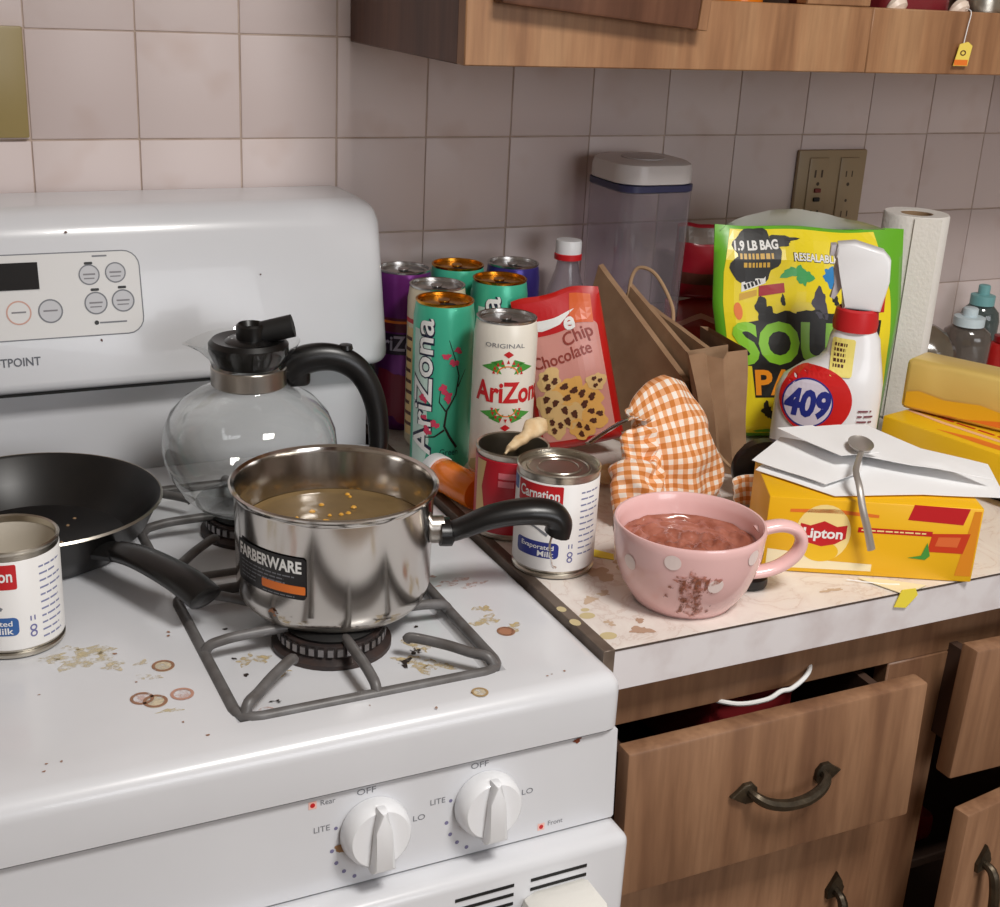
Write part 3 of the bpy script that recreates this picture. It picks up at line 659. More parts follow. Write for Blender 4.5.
# contents of the cabinet
s = thing('orange_jar', 'orange jar in the wall cabinet opening', 'jar', (.675, -.235, UZ+.0262))
b = BM(); lathe(b, [(0, 0), (.026, 0), (.028, .004), (.028, .085), (.02, .095), (.02, .1), (0, .1)], 32); mk('body', b, mat('amber_plastic', (226, 120, 26), .25), s)
b = BM(); lathe(b, [(.022, .1), (.022, .118), (0, .118)], 32); mk('lid', b, WHITE_PL, s)
b = BM(); box(b, .84, .935, -.275, -.10, UZ+.0262, UZ+.088, .012, 3); tag(mk('red_packet', b, mat('maroon_wrap', (120, 34, 40), .35)), 'maroon packet lying in the right opening of the wall cabinet', 'packet')
for x, l in ((.838, 'white twisted end of candy wrapper at left of maroon packet'), (.925, 'cream twisted wrapper at right of maroon packet')):
    b = BM(); sp = smooth_path([(x-.008, -.29, UZ+.062), (x+.004, -.292, UZ+.070), (x+.017, -.285, UZ+.066)], 4); tube(b, sp, [.003+.005*math.sin(PI*i/(len(sp)-1)) for i in range(len(sp))], 8); tag(mk('candy_wrapper', b, mat('cream_wrap', (226, 206, 190), .4)), l, 'wrapper', 'candy wrappers in the wall cabinet')
b = BM(); lathe(b, [(0, UZ+.0262), (.03, UZ+.0262), (.031, UZ+.03), (.031, UZ+.11), (0, UZ+.11)], 32, .99, -.255); tag(mk('tin_canister', b, TIN), 'grey tin standing in the wall cabinet behind the hanging tea tag', 'tin')
tt = thing('tea_tag', 'small yellow tea bag tag hanging by a string on the wall cabinet', 'tag', (.926, -.309, 1.357), world=True)
b = BM(); prism(b, [(.914, 1.345), (.934, 1.345), (.937, 1.366), (.930, 1.370), (.919, 1.3675)], -.3102, -.3094, 'XZ'); tg = mk('tag', b, mat('tag_pale_yellow', (240, 214, 96), .5), tt, smooth=False)
decal('tag_band', [S_rect(.9145, 1.3455, .9335, 1.3515)], lambda x, y, o: (x, -.3102-o, y), PRO, tg)
decal('tag_mark', [S_ring(.925, 1.3585, .0025, .0042, 20, sy=.7)], lambda x, y, o: (x, -.3102-o, y), PRBR, tg)
b = BM(); tube(b, smooth_path([(.925, -.3088, 1.367), (.928, -.3078, 1.385), (.930, -.3066, 1.4015), (.93, -.29, 1.4018), (.93, -.285, 1.39)], 4), .0005, 5); mk('string', b, PAPER, tt)

# ================================================================ THINGS ON THE RANGE
# ---- saucepan
SP = (.155, -.49); sa = face_cam(*SP)
POTS = .975
sp_ = thing('saucepan', 'polished steel saucepan with black handle on the front burner', 'saucepan', (SP[0], SP[1], GT), sa)
b = BM(); lathe(b, [(0, 0), (.068, 0), (.0755, .0025), (.0795, .008), (.081, .016), (.0822, .092), (.0835, .0955), (.0858, .0975), (.0862, .0992), (.0845, .1002), (.0818, .0985), (.0805, .094), (.0795, .018), (.076, .008), (.07, .0045), (0, .0045)], 72)
pan = mk('pot', b, STEEL, sp_, ang=30)
b = BM(); lathe(b, [(.064, -.0005), (.0735, -.0002), (.0775, .004), (.079, .009)], 64); mk('base_ring', b, STEEL2, pan)
pmap = lambda x, y, o: cylmap(.0814)(x, y, o+.0006+max(0, (y-.02))*.0125)
L0, L1, y0, y1 = -.0945, -.0215, .031, .066
decal('maker_label', [S_rr(L0, y0, L1, y1, .003)], pmap, mat('label_black', (24, 22, 24), .35), sp_, 1, step=.004)
decal('label_lettering', [S_text('FARBERWARE', .0135, (L0+L1)/2, y1-.0125, .035, fit=.066)], pmap, PRW, sp_, 2, step=.004)
decal('label_lettering', S_lines(L0+.006, L1-.006, [y0+.018, y0+.0148, y0+.0116], .0011, 3), pmap, PRGREY, sp_, 2, step=.004, kind='stuff')
decal('label_lettering', S_lines(L0+.006, L0+.03, [y0+.008, y0+.005], .0011, 5)+S_lines(L0+.034, L1-.004, [y0+.0015], .0009, 5), pmap, PRGREY, sp_, 2, step=.004, kind='stuff')
decal('label_band', [S_rr(L0+.033, y0+.0045, L1-.0005, y0+.0115, .0012)], pmap, PRO, sp_, 2, step=.004)
decal('sauce_spot', [S_blob(-.052, .016, .0022, 3, amp=.7), S_blob(-.049, .013, .0012, 4)], pmap, mat('sauce_rust', (150, 104, 76), .5), sp_, 1, step=.004)
# handle, pointing to image right: in local frame about +x
ha = math.atan2(-.26, .966)-sa
def hl(r, z, off=0): return (math.cos(ha)*r-math.sin(ha)*off, math.sin(ha)*r+math.cos(ha)*off, z)
b = BM(); tube(b, [hl(.080, .054), hl(.092, .054)], .0095, 16, flat=(1, 1.25)); mk('handle_bracket', b, STEEL2, sp_)
hp = [hl(.089, .052), hl(.100, .052), hl(.112, .056), hl(.130, .063), hl(.150, .067), hl(.170, .068), hl(.186, .065), hl(.193, .057), hl(.192, .047)]
q = smooth_path(hp, 6); n = len(q); rr = []
for i in range(n):
    t = i/(n-1); rr.append(.0145 if t < .12 else (.0105 if t < .2 else .0105+.0035*min(1, (t-.2)/.4)))
b = BM(); tube(b, q, rr, 14, flat=(1.1, .8)); hn = mk('handle', b, BLACK, sp_)
b = BM(); tube(b, smooth_path([hl(.186, .050, -.008), hl(.183, .042, -.012), hl(.184, .032, -.014), hl(.186, .023, -.013), hl(.190, .020, -.011)], 5), .0011, 6); mk('hanging_hook', b, CHROME, hn)
sp_.scale = (POTS, POTS, 1)
# soup
so = thing('soup', 'murky brown soup with yellow bits inside the steel saucepan', 'soup', (SP[0], SP[1], GT+.059))
def liquid(r, amp, sc, seed, n=28, m=56, rim=.002):
    bm = BM(); rings = []
    for i in range(1, n+1):
        rr_ = r*i/n; rings.append([])
        for k in range(m):
            a = 2*PI*k/m; x, y = rr_*math.cos(a), rr_*math.sin(a)
            z = amp*noise.fractal(Vector((x*sc+seed, y*sc, seed)), 1, 2, 3)*(1 if i < n else .3)+(rim if i == n else 0)
            rings[-1].append(bm.verts.new((x, y, z)))
    c = bm.verts.new((0, 0, amp*.3))
    for k in range(m): bm.faces.new((c, rings[0][k], rings[0][(k+1) % m]))
    for A, B in zip(rings, rings[1:]):
        for k in range(m): bm.faces.new((A[k], B[k], B[(k+1) % m], A[(k+1) % m]))
    low = [bm.verts.new((r*.985*math.cos(2*PI*k/m), r*.985*math.sin(2*PI*k/m), -.02)) for k in range(m)]
    for k in range(m): bm.faces.new((rings[-1][k], low[k], low[(k+1) % m], rings[-1][(k+1) % m]))
    bm.faces.new(low[::-1]); return bm
mk('broth', liquid(.0772, .0006, 60, 3), mat('broth_brown', (128, 106, 72), .16, c2=(108, 88, 58), scale=18), so, ang=60)
FL = mat('yellow_flake', (222, 164, 58), .4); rnd = random.Random(12)
for k in range(20):
    a = rnd.uniform(0, 6.28); r = .076*math.sqrt(rnd.random()) if k > 8 else rnd.uniform(0, .028)
    x, y = r*math.cos(a)+(.0 if k > 8 else -.004), r*math.sin(a)+(0 if k > 8 else .012)
    if math.hypot(x, y) > .072: continue
    b = BM(); s_ = rnd.uniform(.0016, .0034); lathe(b, [(0, -.0006), (s_, .0004), (s_*.6, .0016), (0, .0018)], 7, x, y); mk('flake', b, FL, so)

# ---- glass coffee pot
CP = (.143, -.283); cf = thing('coffee_pot', 'round glass coffee pot with black handle and lid on the rear burner', 'coffee pot', (CP[0], CP[1], GT), 0)
GL = glass('clear_glass', (251, 252, 251), 1.5, .02)
prof = [(0, .003), (.045, .003), (.056, .006), (.064, .014), (.0735, .03), (.0795, .046), (.0815, .059), (.0795, .075), (.073, .090), (.061, .103), (.047, .1115), (.037, .116), (.0335, .120), (.0335, .137), (.036, .144), (.0425, .153), (.047, .161)]
b = BM(); lathe(b, prof, 64)
for v in b.verts:          # pouring spout toward the left
    if v.co.z > .150:
        a = math.atan2(v.co.y, v.co.x); d = abs(((a-(PI-.25)+PI) % (2*PI))-PI)
        if d < .6: f_ = (1-d/.6)**1.5*(v.co.z-.150)/.011; v.co.x += math.cos(PI-.25)*.014*f_; v.co.y += math.sin(PI-.25)*.014*f_; v.co.z -= .004*f_
mk('decanter', b, GL, cf, ang=60)
b = BM(); lathe(b, [(0, .001), (.046, .001), (.052, .0035), (.046, .0028), (0, .0028)], 48); mk('thick_base', b, glass('glass_base', (228, 230, 230), 1.5, .05), cf)
b = BM(); lathe(b, [(.0338, .119), (.0348, .120), (.0348, .136), (.0338, .137)], 48); mk('neck_band', b, STEEL2, cf)
b = BM(); lathe(b, [(0, .138), (.030, .138), (.033, .143), (.0365, .151), (.0365, .158), (.033, .162), (.022, .160), (.018, .163), (.0, .163)], 40); lid = mk('lid', b, BLACK, cf)
b = BM(); lathe(b, [(.0, .163), (.0135, .163), (.0135, .175), (.0115, .177), (.009, .172), (0, .171)], 24, .002, -.002); mk('lid_cap', b, BLACK, lid)
b = BM(); tube(b, [(.012, -.004, .168), (.038, -.014, .1755)], .0105, 14); mk('hinge', b, BLACKM, lid)
hp = [(.033, -.004, .128), (.047, -.008, .139), (.066, -.012, .143), (.084, -.016, .140), (.100, -.020, .129), (.111, -.023, .110), (.117, -.025, .088), (.119, -.026, .062), (.118, -.026, .045)]
q = smooth_path(hp, 6); n = len(q); b = BM(); tube(b, q, [.0150-.0062*i/(n-1) for i in range(n)], 14, flat=(.75, 1)); hn = mk('handle', b, BLACK, cf)
b = BM(); box(b, .033, .056, -.015, .009, .115, .141, .006, 3); mk('handle_clamp', b, BLACK, hn)
b = BM(); lathe(b, [(0, 0), (.007, 0), (.006, .004), (0, .005)], 12, .088, -.017); nb = mk('thumb_rest', b, BLACK, hn); nb.location = (0, 0, .1505)

# ---- frying pan
FP = (-.054, -.287); fp = thing('frying_pan', 'black nonstick frying pan resting on the cooktop', 'frying pan', (FP[0], FP[1], CZ+.0006))
NS = mat('nonstick', (20, 19, 19), .38, c2=(27, 25, 24), scale=35)
b = BM(); lathe(b, [(0, 0), (.075, 0), (.08, .002), (.097, .022), (.108, .044), (.1105, .0465), (.109, .0478), (.1065, .046), (.095, .024), (.078, .0065), (0, .0055)], 72); mk('pan_body', b, NS, fp, ang=30)
b = BM(); lathe(b, [(.1092, .0448), (.1112, .0462), (.1098, .0481), (.1085, .0472)], 72); mk('rim', b, mat('bare_aluminium', (176, 170, 160), .35, 1), fp)
an = math.atan2(-.19, .094); c_, s_ = math.cos(an), math.sin(an)
def ph(r, z): return (c_*r, s_*r, z)
b = BM(); tube(b, smooth_path([ph(.094, .026), ph(.11, .030), ph(.124, .033)], 4), .011, 12, flat=(1.2, .7)); mk('handle_socket', b, BLACKM, fp)
q = smooth_path([ph(.120, .033), ph(.145, .0365), ph(.175, .0365), ph(.205, .034), ph(.226, .029), ph(.231, .027)], 5); n = len(q)
b = BM(); tube(b, q, [.0115+.0035*min(1, i/(n*.6)) if i < n-3 else .0155-.003*(i-n+4) for i in range(n)], 16, flat=(1.05, .72)); mk('handle', b, BLACK, fp)
b = BM()
rnd = random.Random(9)
CR = mat('crumb_tan', (150, 122, 90), .7)
for k in range(26):
    a = rnd.uniform(0, 6.28); r = .07*math.sqrt(rnd.random())
    bq = BM(); s1 = rnd.uniform(.0008, .0024); lathe(bq, [(0, .0054), (s1, .0058), (s1*.6, .0068), (0, .007)], 6, r*math.cos(a), r*math.sin(a)); mk('crumb', bq, CR, fp)
bq = BM(); prism(bq, S_blob(-.015, -.06, .011, 4, amp=.6, sx=1.4, sy=.8)[0], .0056, .0066); mk('burnt_scrap', bq, mat('scrap', (120, 96, 76), .7), fp)

# ---- milk cans
def can_rims(t, r, h, lidm=TIN):
    b = BM(); lathe(b, [(r-.0012, 0), (r, .001), (r, .0032), (r-.0018, .0045)], 56); mk('bottom_rim', b, lidm, t)
def milk_can(loc, rz, label, opened):
    r, h = .0372, (.088 if opened else .098); t = thing('milk_can', label, 'can', loc, rz)
    LABM = mat('milk_label', (232, 230, 228), .38)
    if opened:
        b = BM(); lathe(b, [(0, .002), (r-.004, .002), (r-.0022, .0045), (r-.0006, .006), (r-.0006, h-.004), (r+.0004, h-.003), (r+.0006, h-.001), (r-.0006, h), (r-.002, h-.001), (r-.0022, h-.006), (r-.0022, .008), (r-.005, .0055), (0, .005)], 56); mk('can_body', b, TIN, t)
        b = BM(); lathe(b, [(0, h-.004), (r-.003, h-.004)], 40); 
        bmesh.ops.translate(b, verts=b.verts, vec=(0, 0, -.0)); b.free()
        b = BM(); lathe(b, [(0, .030), (r-.0026, .030), (r-.0025, h-.006)], 40); mk('inner_coating', b, mat('can_lining', (206, 198, 184), .5), t)
    else:
        b = BM(); lathe(b, [(0, .002), (r-.004, .002), (r-.0022, .0045), (r-.0006, .006), (r-.0006, h-.005), (r+.0002, h-.003), (r+.0004, h-.001), (r-.0008, h), (r-.0024, h-.001), (r-.0028, h-.0045), (r-.008, h-.0045), (r-.0086, h-.0036), (r-.0105, h-.0036), (r-.0112, h-.0045), (r-.0165, h-.0045), (r-.0172, h-.0035), (r-.0195, h-.0035), (r-.02, h-.0042), (0, h-.0042)], 56); mk('can_body', b, TIN, t)
    b = BM(); lathe(b, [(r-.0004, .0075), (r, .0078), (r, h-.0085), (r-.0004, h-.008)], 56); lb = mk('paper_label', b, LABM, t)
    can_rims(t, r, h); cm_ = cylmap(r)
    DY = 0 if opened else .0105
    decal('brand_panel', [S_rr(-.042, .058+DY, .004, .078+DY, .0015)], cm_, PRR, lb, 1, step=.003)
    decal('brand_lettering', [S_text('Carnation', .0135, -.019, .0645+DY, .02, fit=.040)], cm_, PRW, lb, 2, step=.003)
    if not opened: decal('quality_badge', [S_rr(-.058, .076, -.044, .0885, .0015)], cm_, PRLB, lb, 1, step=.003)
    decal('milk_panel', [S_rr(-.040, .020, .003, .035, .004)], cm_, PRLB if opened else PRBLUE, lb, 1, step=.003)
    decal('milk_lettering', [S_text('Evaporated', .0062, -.0175, .0282, .012, fit=.032), S_text('Milk', .0075, -.0085, .0215, .015, fit=.015)], cm_, PRW, lb, 2, step=.003, split=True)
    decal('swirl', [S_line([(-.04+.004*i, .043+.006*math.sin(i*.42)) for i in range(9)], [.0004+.0003*i for i in range(9)])], cm_, PRGREY, lb, 1, step=.003)
    decal('fine_print', S_lines(.021, .046, [h-.017-.0058*i for i in range(11)], .0014, 4, .35), cm_, mat('print_blue_grey', (128, 132, 166), .5), lb, 1, step=.003, kind='stuff')
    decal('code_mark', [S_ring(.0135, .019, .0016, .0028, 14), S_ring(.0135, .024, .0016, .0028, 14), S_rect(.0115, .030, .0125, .034), S_rect(.0145, .030, .0155, .034)], cm_, mat('print_violet', (110, 110, 160), .5), lb, 1, step=.003, kind='stuff')
    return t
milk_can((-.0915, -.453, CZ+.0006), face_cam(-.0915, -.453, .0), 'opened white and red milk can standing on the range', True)
milk_can((.3695, -.474, CZ+.0007), face_cam(.3695, -.474, .05), 'closed white milk can with silver lid beside the pink cup', False)

# ================================================================ THINGS ON THE COUNTER
C0 = CZ+.0006
# ---- tall drink cans
CR_, CH_ = .0315, .186
def tall_can(loc, rz, label, bodym, topm):
    t = thing('drink_can', label, 'can', loc, rz, 'tall drink cans by the range'); r, h = CR_, CH_
    b = BM(); lathe(b, [(0, .006), (.018, .004), (.0215, 0), (.0235, 0), (.0275, .005), (r, .011), (r, h-.017), (r-.0008, h-.0125), (.0298, h-.005), (.0290, h-.003)], 56); bd = mk('can_body', b, bodym, t)
    b = BM(); lathe(b, [(.0290, h-.0035), (.0300, h-.002), (.0300, h-.0006), (.0290, h), (.0278, h-.0006), (.0274, h-.004), (.0262, h-.0048), (.025, h-.004), (0, h-.004)], 56); tp = mk('can_top', b, topm, t)
    b = BM(); prism(b, S_ell(.003, -.0115, .0085, .0068, 20)[0], h-.0041, h-.0037); mk('opening', b, BLACKM, tp, smooth=False)
    b = BM(); prism(b, S_ell(-.001, .004, .006, .0095, 18)[0], h-.0036, h-.0022, bev=.0004); mk('pull_tab', b, topm, tp)
    return t, bd
def azmap(o_=0): return cylmap(CR_)
GREENC = mat('can_green', (70, 186, 152), .32, .2); CREAM = mat('can_cream', (236, 231, 219), .35, .05); BEIGE = mat('can_beige', (212, 198, 172), .35, .2)
PURP = mat('can_purple', (112, 40, 120), .28, .4); BLUEC = mat('can_blue', (58, 48, 130), .28, .4)
zm = cylmap(CR_); ST = .004
NAVY = mat('print_navy', (30, 34, 60), .45); TEALD = mat('print_dark_teal', (20, 80, 74), .45); PALEG = mat('print_pale_mint', (196, 222, 212), .4)
def blossom(x, y, r): return [S_ell(x+r*.75*math.cos(a), y+r*.75*math.sin(a), r*.62, r*.5, 10, a) for a in [2*PI*i/5+.3 for i in range(5)]]
def green_art(t, shift=0):
    decal('pale_panel', [S_poly([(shift-.036, .012), (shift-.017, .012), (shift-.012, .04), (shift-.016, .08), (shift-.011, .12), (shift-.014, .158), (shift-.036, .158)])], zm, PALEG, t, 1, step=ST)
    for m_, bo, ly in ((NAVY, .05, 2), (PRW, .012, 3)):
        decal('brand_lettering', [S_text('AriZona', .033, shift-.0105, .098, bo, rot=PI/2, fit=.146)], zm, m_, t, ly, step=ST)
    br = [(.018, .034), (.010, .046), (.004, .058), (.006, .075), (.015, .092), (.018, .112), (.013, .130), (.006, .150)]
    sh = [S_line([(shift+x, y) for x, y in br], [.0028, .0026, .0024, .002, .0017, .0014, .001, .0006]),
          S_line([(shift+.004, .054), (shift-.006, .046), (shift-.018, .044)], [.0022, .0016, .0007]), S_line([(shift+.006, .073), (shift-.002, .084), (shift-.001, .098)], [.0016, .0012, .0006]), S_line([(shift+.017, .1), (shift+.026, .118)], [.0014, .0006])]
    decal('branch', sh, zm, PRK, t, 2, step=ST, split=True)
    for i, (x, y, r) in enumerate(((.002, .098, .0048), (.007, .089, .0045), (.012, .126, .0042), (.004, .133, .0036), (-.006, .060, .0042), (-.014, .052, .0044), (-.020, .086, .0042), (.016, .139, .0035), (-.018, .066, .003))):
        decal('blossom', [S_blob(shift+x, y, r, i+5, n=20, amp=.5)], zm, PRP, t, 4, step=ST)
    decal('small_lettering', [S_text('Green', .010, shift+.010, .026, .01, fit=.02)], zm, TEALD, t, 2, step=ST)
cans = [((.365, -.222), 'green blossom drink can with gold top, in front of the others', GREENC, GOLDM, 'g'),
        ((.397, -.301), 'cream drink can with red lettering and silver top', CREAM, ALU, 'w'),
        ((.384, -.158), 'beige drink can with silver top directly behind the front green can', BEIGE, ALU, 'b'),
        ((.3785, -.076), 'purple drink can half hidden by the range back', PURP, ALU, 'p'),
        ((.446, -.072), 'green drink can with gold top at the back, next to the wall', GREENC, GOLDM, 'gb'),
        ((.463, -.148), 'green drink can with gold top just behind the cream can', GREENC, GOLDM, 'gm'),
        ((.514, -.078), 'dark blue drink can at the back beside the clear bottle', BLUEC, ALU, 'n')]
for (x, y), lb, bm_, tm_, kd in cans:
    t, bd = tall_can((x, y, C0), face_cam(x, y), lb, bm_, tm_)
    if kd in ('g', 'gb', 'gm'): green_art(t, 0 if kd == 'g' else .012)
    if kd == 'w':
        decal('brand_lettering', [S_text('AriZona', .029, .010, .106, .03, fit=.080)], zm, PRR, t, 2, step=ST)
        decal('arc_lettering', [S_text('ORIGINAL', .0062, .000, .161, 0, fit=.04)], zm, PRGREY, t, 2, step=ST)
        tri = lambda x, y, w, h: S_poly([(x-w, y), (x+w, y), (x, y+h)])
        for s_, yy in ((1, .1345), (-1, .0995)):
            decal('leaf', [S_poly([(.004-.028, yy+s_*.006), (.004-.006, yy+s_*.000), (.004-.012, yy+s_*.012)]), S_poly([(.004+.028, yy+s_*.006), (.004+.006, yy+s_*.000), (.004+.012, yy+s_*.012)]), S_poly([(.004-.018, yy+s_*.011), (.004-.002, yy+s_*.006), (.004-.006, yy+s_*.015)]), S_poly([(.004+.018, yy+s_*.011), (.004+.002, yy+s_*.006), (.004+.006, yy+s_*.015)])], zm, PRG, t, 1, step=ST, split=True)
            pts = [(.004+.014*math.cos(a), yy+s_*.011*math.sin(a)) for a in [PI*i/8 for i in range(9)]]
            decal('sun_ray', [S_poly([(px-.0016, py), (px+.0016, py), (px, py+s_*.004)]) for px, py in pts], zm, PRR, t, 2, step=ST, kind='stuff')
            decal('sun_arc', [S_ring(.004, yy, .0095, .0108, 16, 0, PI, 1, s_*.8)], zm, PRO, t, 2, step=ST)
            decal('diamond', [S_poly([(.004-.005, yy+s_*.020), (.004, yy+s_*.0165), (.004+.005, yy+s_*.020), (.004, yy+s_*.0235)])], zm, PRR, t, 2, step=ST)
        rb = [(.004+.021*math.sin(a), .0705-.008*math.cos(a)) for a in [-1.1+2.2*i/10 for i in range(11)]]
        decal('ribbon', [S_line(rb, .0075)], zm, PRR, t, 1, step=ST); decal('ribbon_lettering', [S_line([(x_*.92+.0003, y_) for x_, y_ in rb], .0028)], zm, PRO, t, 2, step=ST)
        decal('hill', [S_blob(-.012, .036, .016, 3, sx=1.5, sy=.6), S_blob(.022, .032, .014, 4, sx=1.3, sy=.7)], zm, mat('print_sage', (160, 170, 130), .5), t, 1, step=ST, split=True)
        decal('desert_band', [S_rect(-.04, .012, .045, .026)], zm, PRO, t, 1, step=ST)
    if kd == 'b':
        decal('stripe', [S_rect(-.045, .145, .045, .150)], zm, PRR, t, 1, step=ST)
        decal('side_print', [S_poly([(-.040, .02), (-.022, .02), (-.026, .07), (-.020, .1), (-.026, .14), (-.04, .14)])], zm, PRTAN, t, 1, step=ST)
        decal('side_lettering', S_lines(-.042, -.026, [.03+.012*i for i in range(9)], .004, 3), zm, PRBR, t, 2, step=ST, kind='stuff')
    if kd == 'p':
        decal('band', [S_rect(-.04, .118, .04, .134)], zm, mat('print_maroon', (100, 30, 50), .4), t, 1, step=ST); decal('band', [S_rect(-.04, .128, .04, .131)], zm, PRO, t, 2, step=ST)
        decal('fruit_patch', [S_blob(.0, .045, .022, 4, sx=1.4, sy=1.5), S_blob(.018, .075, .012, 5)], zm, mat('print_magenta_red', (140, 30, 60), .4), t, 1, step=ST, split=True)
        decal('brand_lettering', [S_text('AriZona', .024, -.002, .097, .02, fit=.07)], zm, mat('print_lilac', (190, 180, 200), .4), t, 3, step=ST)
        decal('name_band', [S_rect(-.038, .092, .042, .116)], zm, mat('print_dark_plum', (44, 22, 50), .4), t, 2, step=ST)
    if kd == 'n':
        decal('band', [S_rect(-.04, .14, .04, .146)], zm, mat('print_lavender', (140, 130, 190), .4), t, 1, step=ST); decal('band', [S_rect(-.04, .10, .04, .13)], zm, PRP, t, 1, step=ST)

# ---- orange pill bottle, lying
pb = thing('pill_bottle', 'orange pill bottle with white cap lying beside the drink cans', 'bottle', (.353, -.332, C0+.0166), rot=(PI/2+.06, 0, .17))
b = BM(); lathe(b, [(0, -.022), (.0160, -.022), (.0172, -.020), (.0172, .040), (.016, .042)], 32); mk('vial', b, mat('amber_orange', (240, 124, 26), .2, coat=.3), pb)
pb.location = (.3495, -.322, C0+.0183); pb.rotation_euler = (-PI/2, 0, .20)
b = BM(); lathe(b, [(.0156, .041), (.0182, .042), (.0182, .054), (.017, .0555), (0, .0555)], 32); mk('cap', b, WHITE_PL, pb)

# ---- opened red soup can with a piece of ginger lying in it
RC = (.3665, -.389); rc_ = thing('soup_can', 'opened red-labelled can between pill bottle and milk can', 'can', (RC[0], RC[1], C0), face_cam(*RC))
r, h = .0345, .086
b = BM(); lathe(b, [(0, .002), (r-.003, .002), (r-.0006, .004), (r-.0006, h-.004), (r+.0006, h-.002), (r, h), (r-.0016, h-.001), (r-.002, h-.006), (r-.002, .006), (0, .005)], 48); mk('can_body', b, TIN, rc_)
b = BM(); lathe(b, [(r-.0003, .006), (r+.0002, .0062), (r+.0002, h-.008), (r-.0003, h-.0075)], 48); lb_ = mk('paper_label', b, mat('soup_red', (190, 28, 44), .35), rc_); can_rims(rc_, r, h)
m_ = cylmap(r+.0002)
decal('label_edge', [S_poly([(-.040, .01), (-.030, .01), (-.027, .03), (-.031, .05), (-.026, h-.01), (-.040, h-.01)])], m_, PRTAN, lb_, 1, step=.004)
decal('label_lettering', S_lines(-.012, .024, [.062, .054], .006, 9), m_, mat('print_rose', (226, 120, 130), .4), lb_, 2, step=.004, kind='stuff')
decal('label_lettering', S_lines(-.015, .02, [.034, .027, .02], .003, 8), m_, mat('print_rose', (226, 120, 130), .4), lb_, 2, step=.004, kind='stuff')
GING_M = mat('ginger_skin', (232, 210, 172), .6, c2=(208, 172, 124), scale=60, bump=.4, bscale=90)
b = BM(); p0 = Vector((RC[0], RC[1], C0+h))
def lumpy(bm, pts, radii, seg=14, n=6, amp=.15, sc=90):
    sp = smooth_path(pts, n); N = len(sp); R = []
    for i in range(N):
        t = i/(N-1)*(len(radii)-1); k = min(int(t), len(radii)-2); R.append(radii[k]+(radii[k+1]-radii[k])*(t-k))
    s0 = len(bm.verts); tube(bm, sp, R, seg); bm.verts.ensure_lookup_table()
    for v in bm.verts[s0:]: v.co += Vector((noise.noise(v.co*sc), noise.noise(v.co*sc+Vector((9, 0, 0))), noise.noise(v.co*sc+Vector((0, 9, 0)))))*amp*.01
    return bm
lumpy(b, [p0+Vector(q) for q in ((-.020, -.022, -.002), (-.010, -.018, .004), (.004, -.012, .009), (.016, -.006, .014), (.027, .002, .012), (.033, .008, .006))], [.002, .0045, .0055, .009, .0095, .003], amp=.3, sc=120)
tag(mk('ginger_root', b, GING_M, ang=80), 'knobbly pale ginger root lying across the opened red can', 'ginger')
# ---- knife / spoon handle
kn = thing('table_spoon', 'steel spoon leaning from the gingham cloth toward the ginger root', 'spoon', (.42, -.42, C0), world=True)
b = BM(); tube(b, smooth_path([(.4105, -.452, 1.0175), (.44, -.432, 1.019), (.475, -.408, 1.018), (.50, -.39, 1.014)], 5), [.0032]*16, 8, flat=(1, .45)); mk('spoon_handle', b, CHROME, kn)
b = BM(); lathe(b, [(0, 0), (.008, .001), (.013, .004), (.0145, .0065), (.013, .0050), (.008, .002), (0, .001)], 24); sb = mk('spoon_bowl', b, CHROME, kn, local=True); sb.location = Vector((.506, -.385, 1.009))-OFF[kn.name]; sb.scale = (1.4, 1, 1); sb.rotation_euler = (.15, .1, .6)

# ---- cookie mix pouch
def pouch(w_, h, d, wr=.002, sc=30, seed=0, taper=0, topflat=.12, botw=1., nx=28, ny=36):
    def half(u): return max(0, 1-abs(u)**2.6)
    def pos(x, y, o, side=-1):
        u = max(-1, min(1, 2*x/w_)); v = max(0, min(1, y/h))
        th = d*half(u)**.6*min(1, ((1-v)/topflat))**.7*(.75+.25*math.cos((v-.25)*PI)) if v < 1 else 0
        th *= min(1, .35+v/.06)
        wn = wr*noise.noise(Vector((x*sc+seed, y*sc, side*3+seed)))*(.3+.7*half(u))
        wx = w_/2*u*(botw+(1-botw)*min(1, v*1.6))*(1-taper*v)
        return (wx, side*(th+.0006)+wn*1.0-(o if side < 0 else -o), y+.006*noise.noise(Vector((u*1.3+seed, 0, 5)))*v)
    bm = BM(); G = []
    for s in (-1, 1):
        g = [[bm.verts.new(pos(w_*(i/nx-.5), h*j/ny, 0, s)) for i in range(nx+1)] for j in range(ny+1)]; G.append(g)
        for j in range(ny):
            for i in range(nx): bm.faces.new((g[j][i], g[j][i+1], g[j+1][i+1], g[j+1][i]))
    f, k = G
    for j in range(ny):
        for i in (0, nx): bm.faces.new((f[j][i], f[j+1][i], k[j+1][i], k[j][i]))
    for i in range(nx):
        for j in (0, ny): bm.faces.new((f[j][i], f[j][i+1], k[j][i+1], k[j][i]))
    return bm, (lambda x, y, o: pos(x, y, o*1.6+.0002, -1))
cpx = (.531, -.236); cpt = thing('cookie_mix_pouch', 'red and pink chocolate chip mix pouch behind the cream can', 'pouch', (cpx[0], cpx[1], C0+.0135), rot=(-.10, -.24, face_cam(*cpx)+.1))
bm_, fm = pouch(.096, .172, .020, .002, 32, 4, topflat=.2)
mk('pouch_body', bm_, mat('pouch_red', (192, 30, 26), .3), cpt, ang=60); PS = (.006, .006)
decal('pink_panel', [S_rr(-.040, .012, .040, .136, .006)], fm, mat('print_dusty_pink', (214, 150, 140), .35), cpt, 1, step=PS)
decal('banner', [S_poly([(-.047, .128), (.01, .132), (.030, .150), (.030, .168), (-.047, .166)])], fm, PRR, cpt, 2, step=PS)
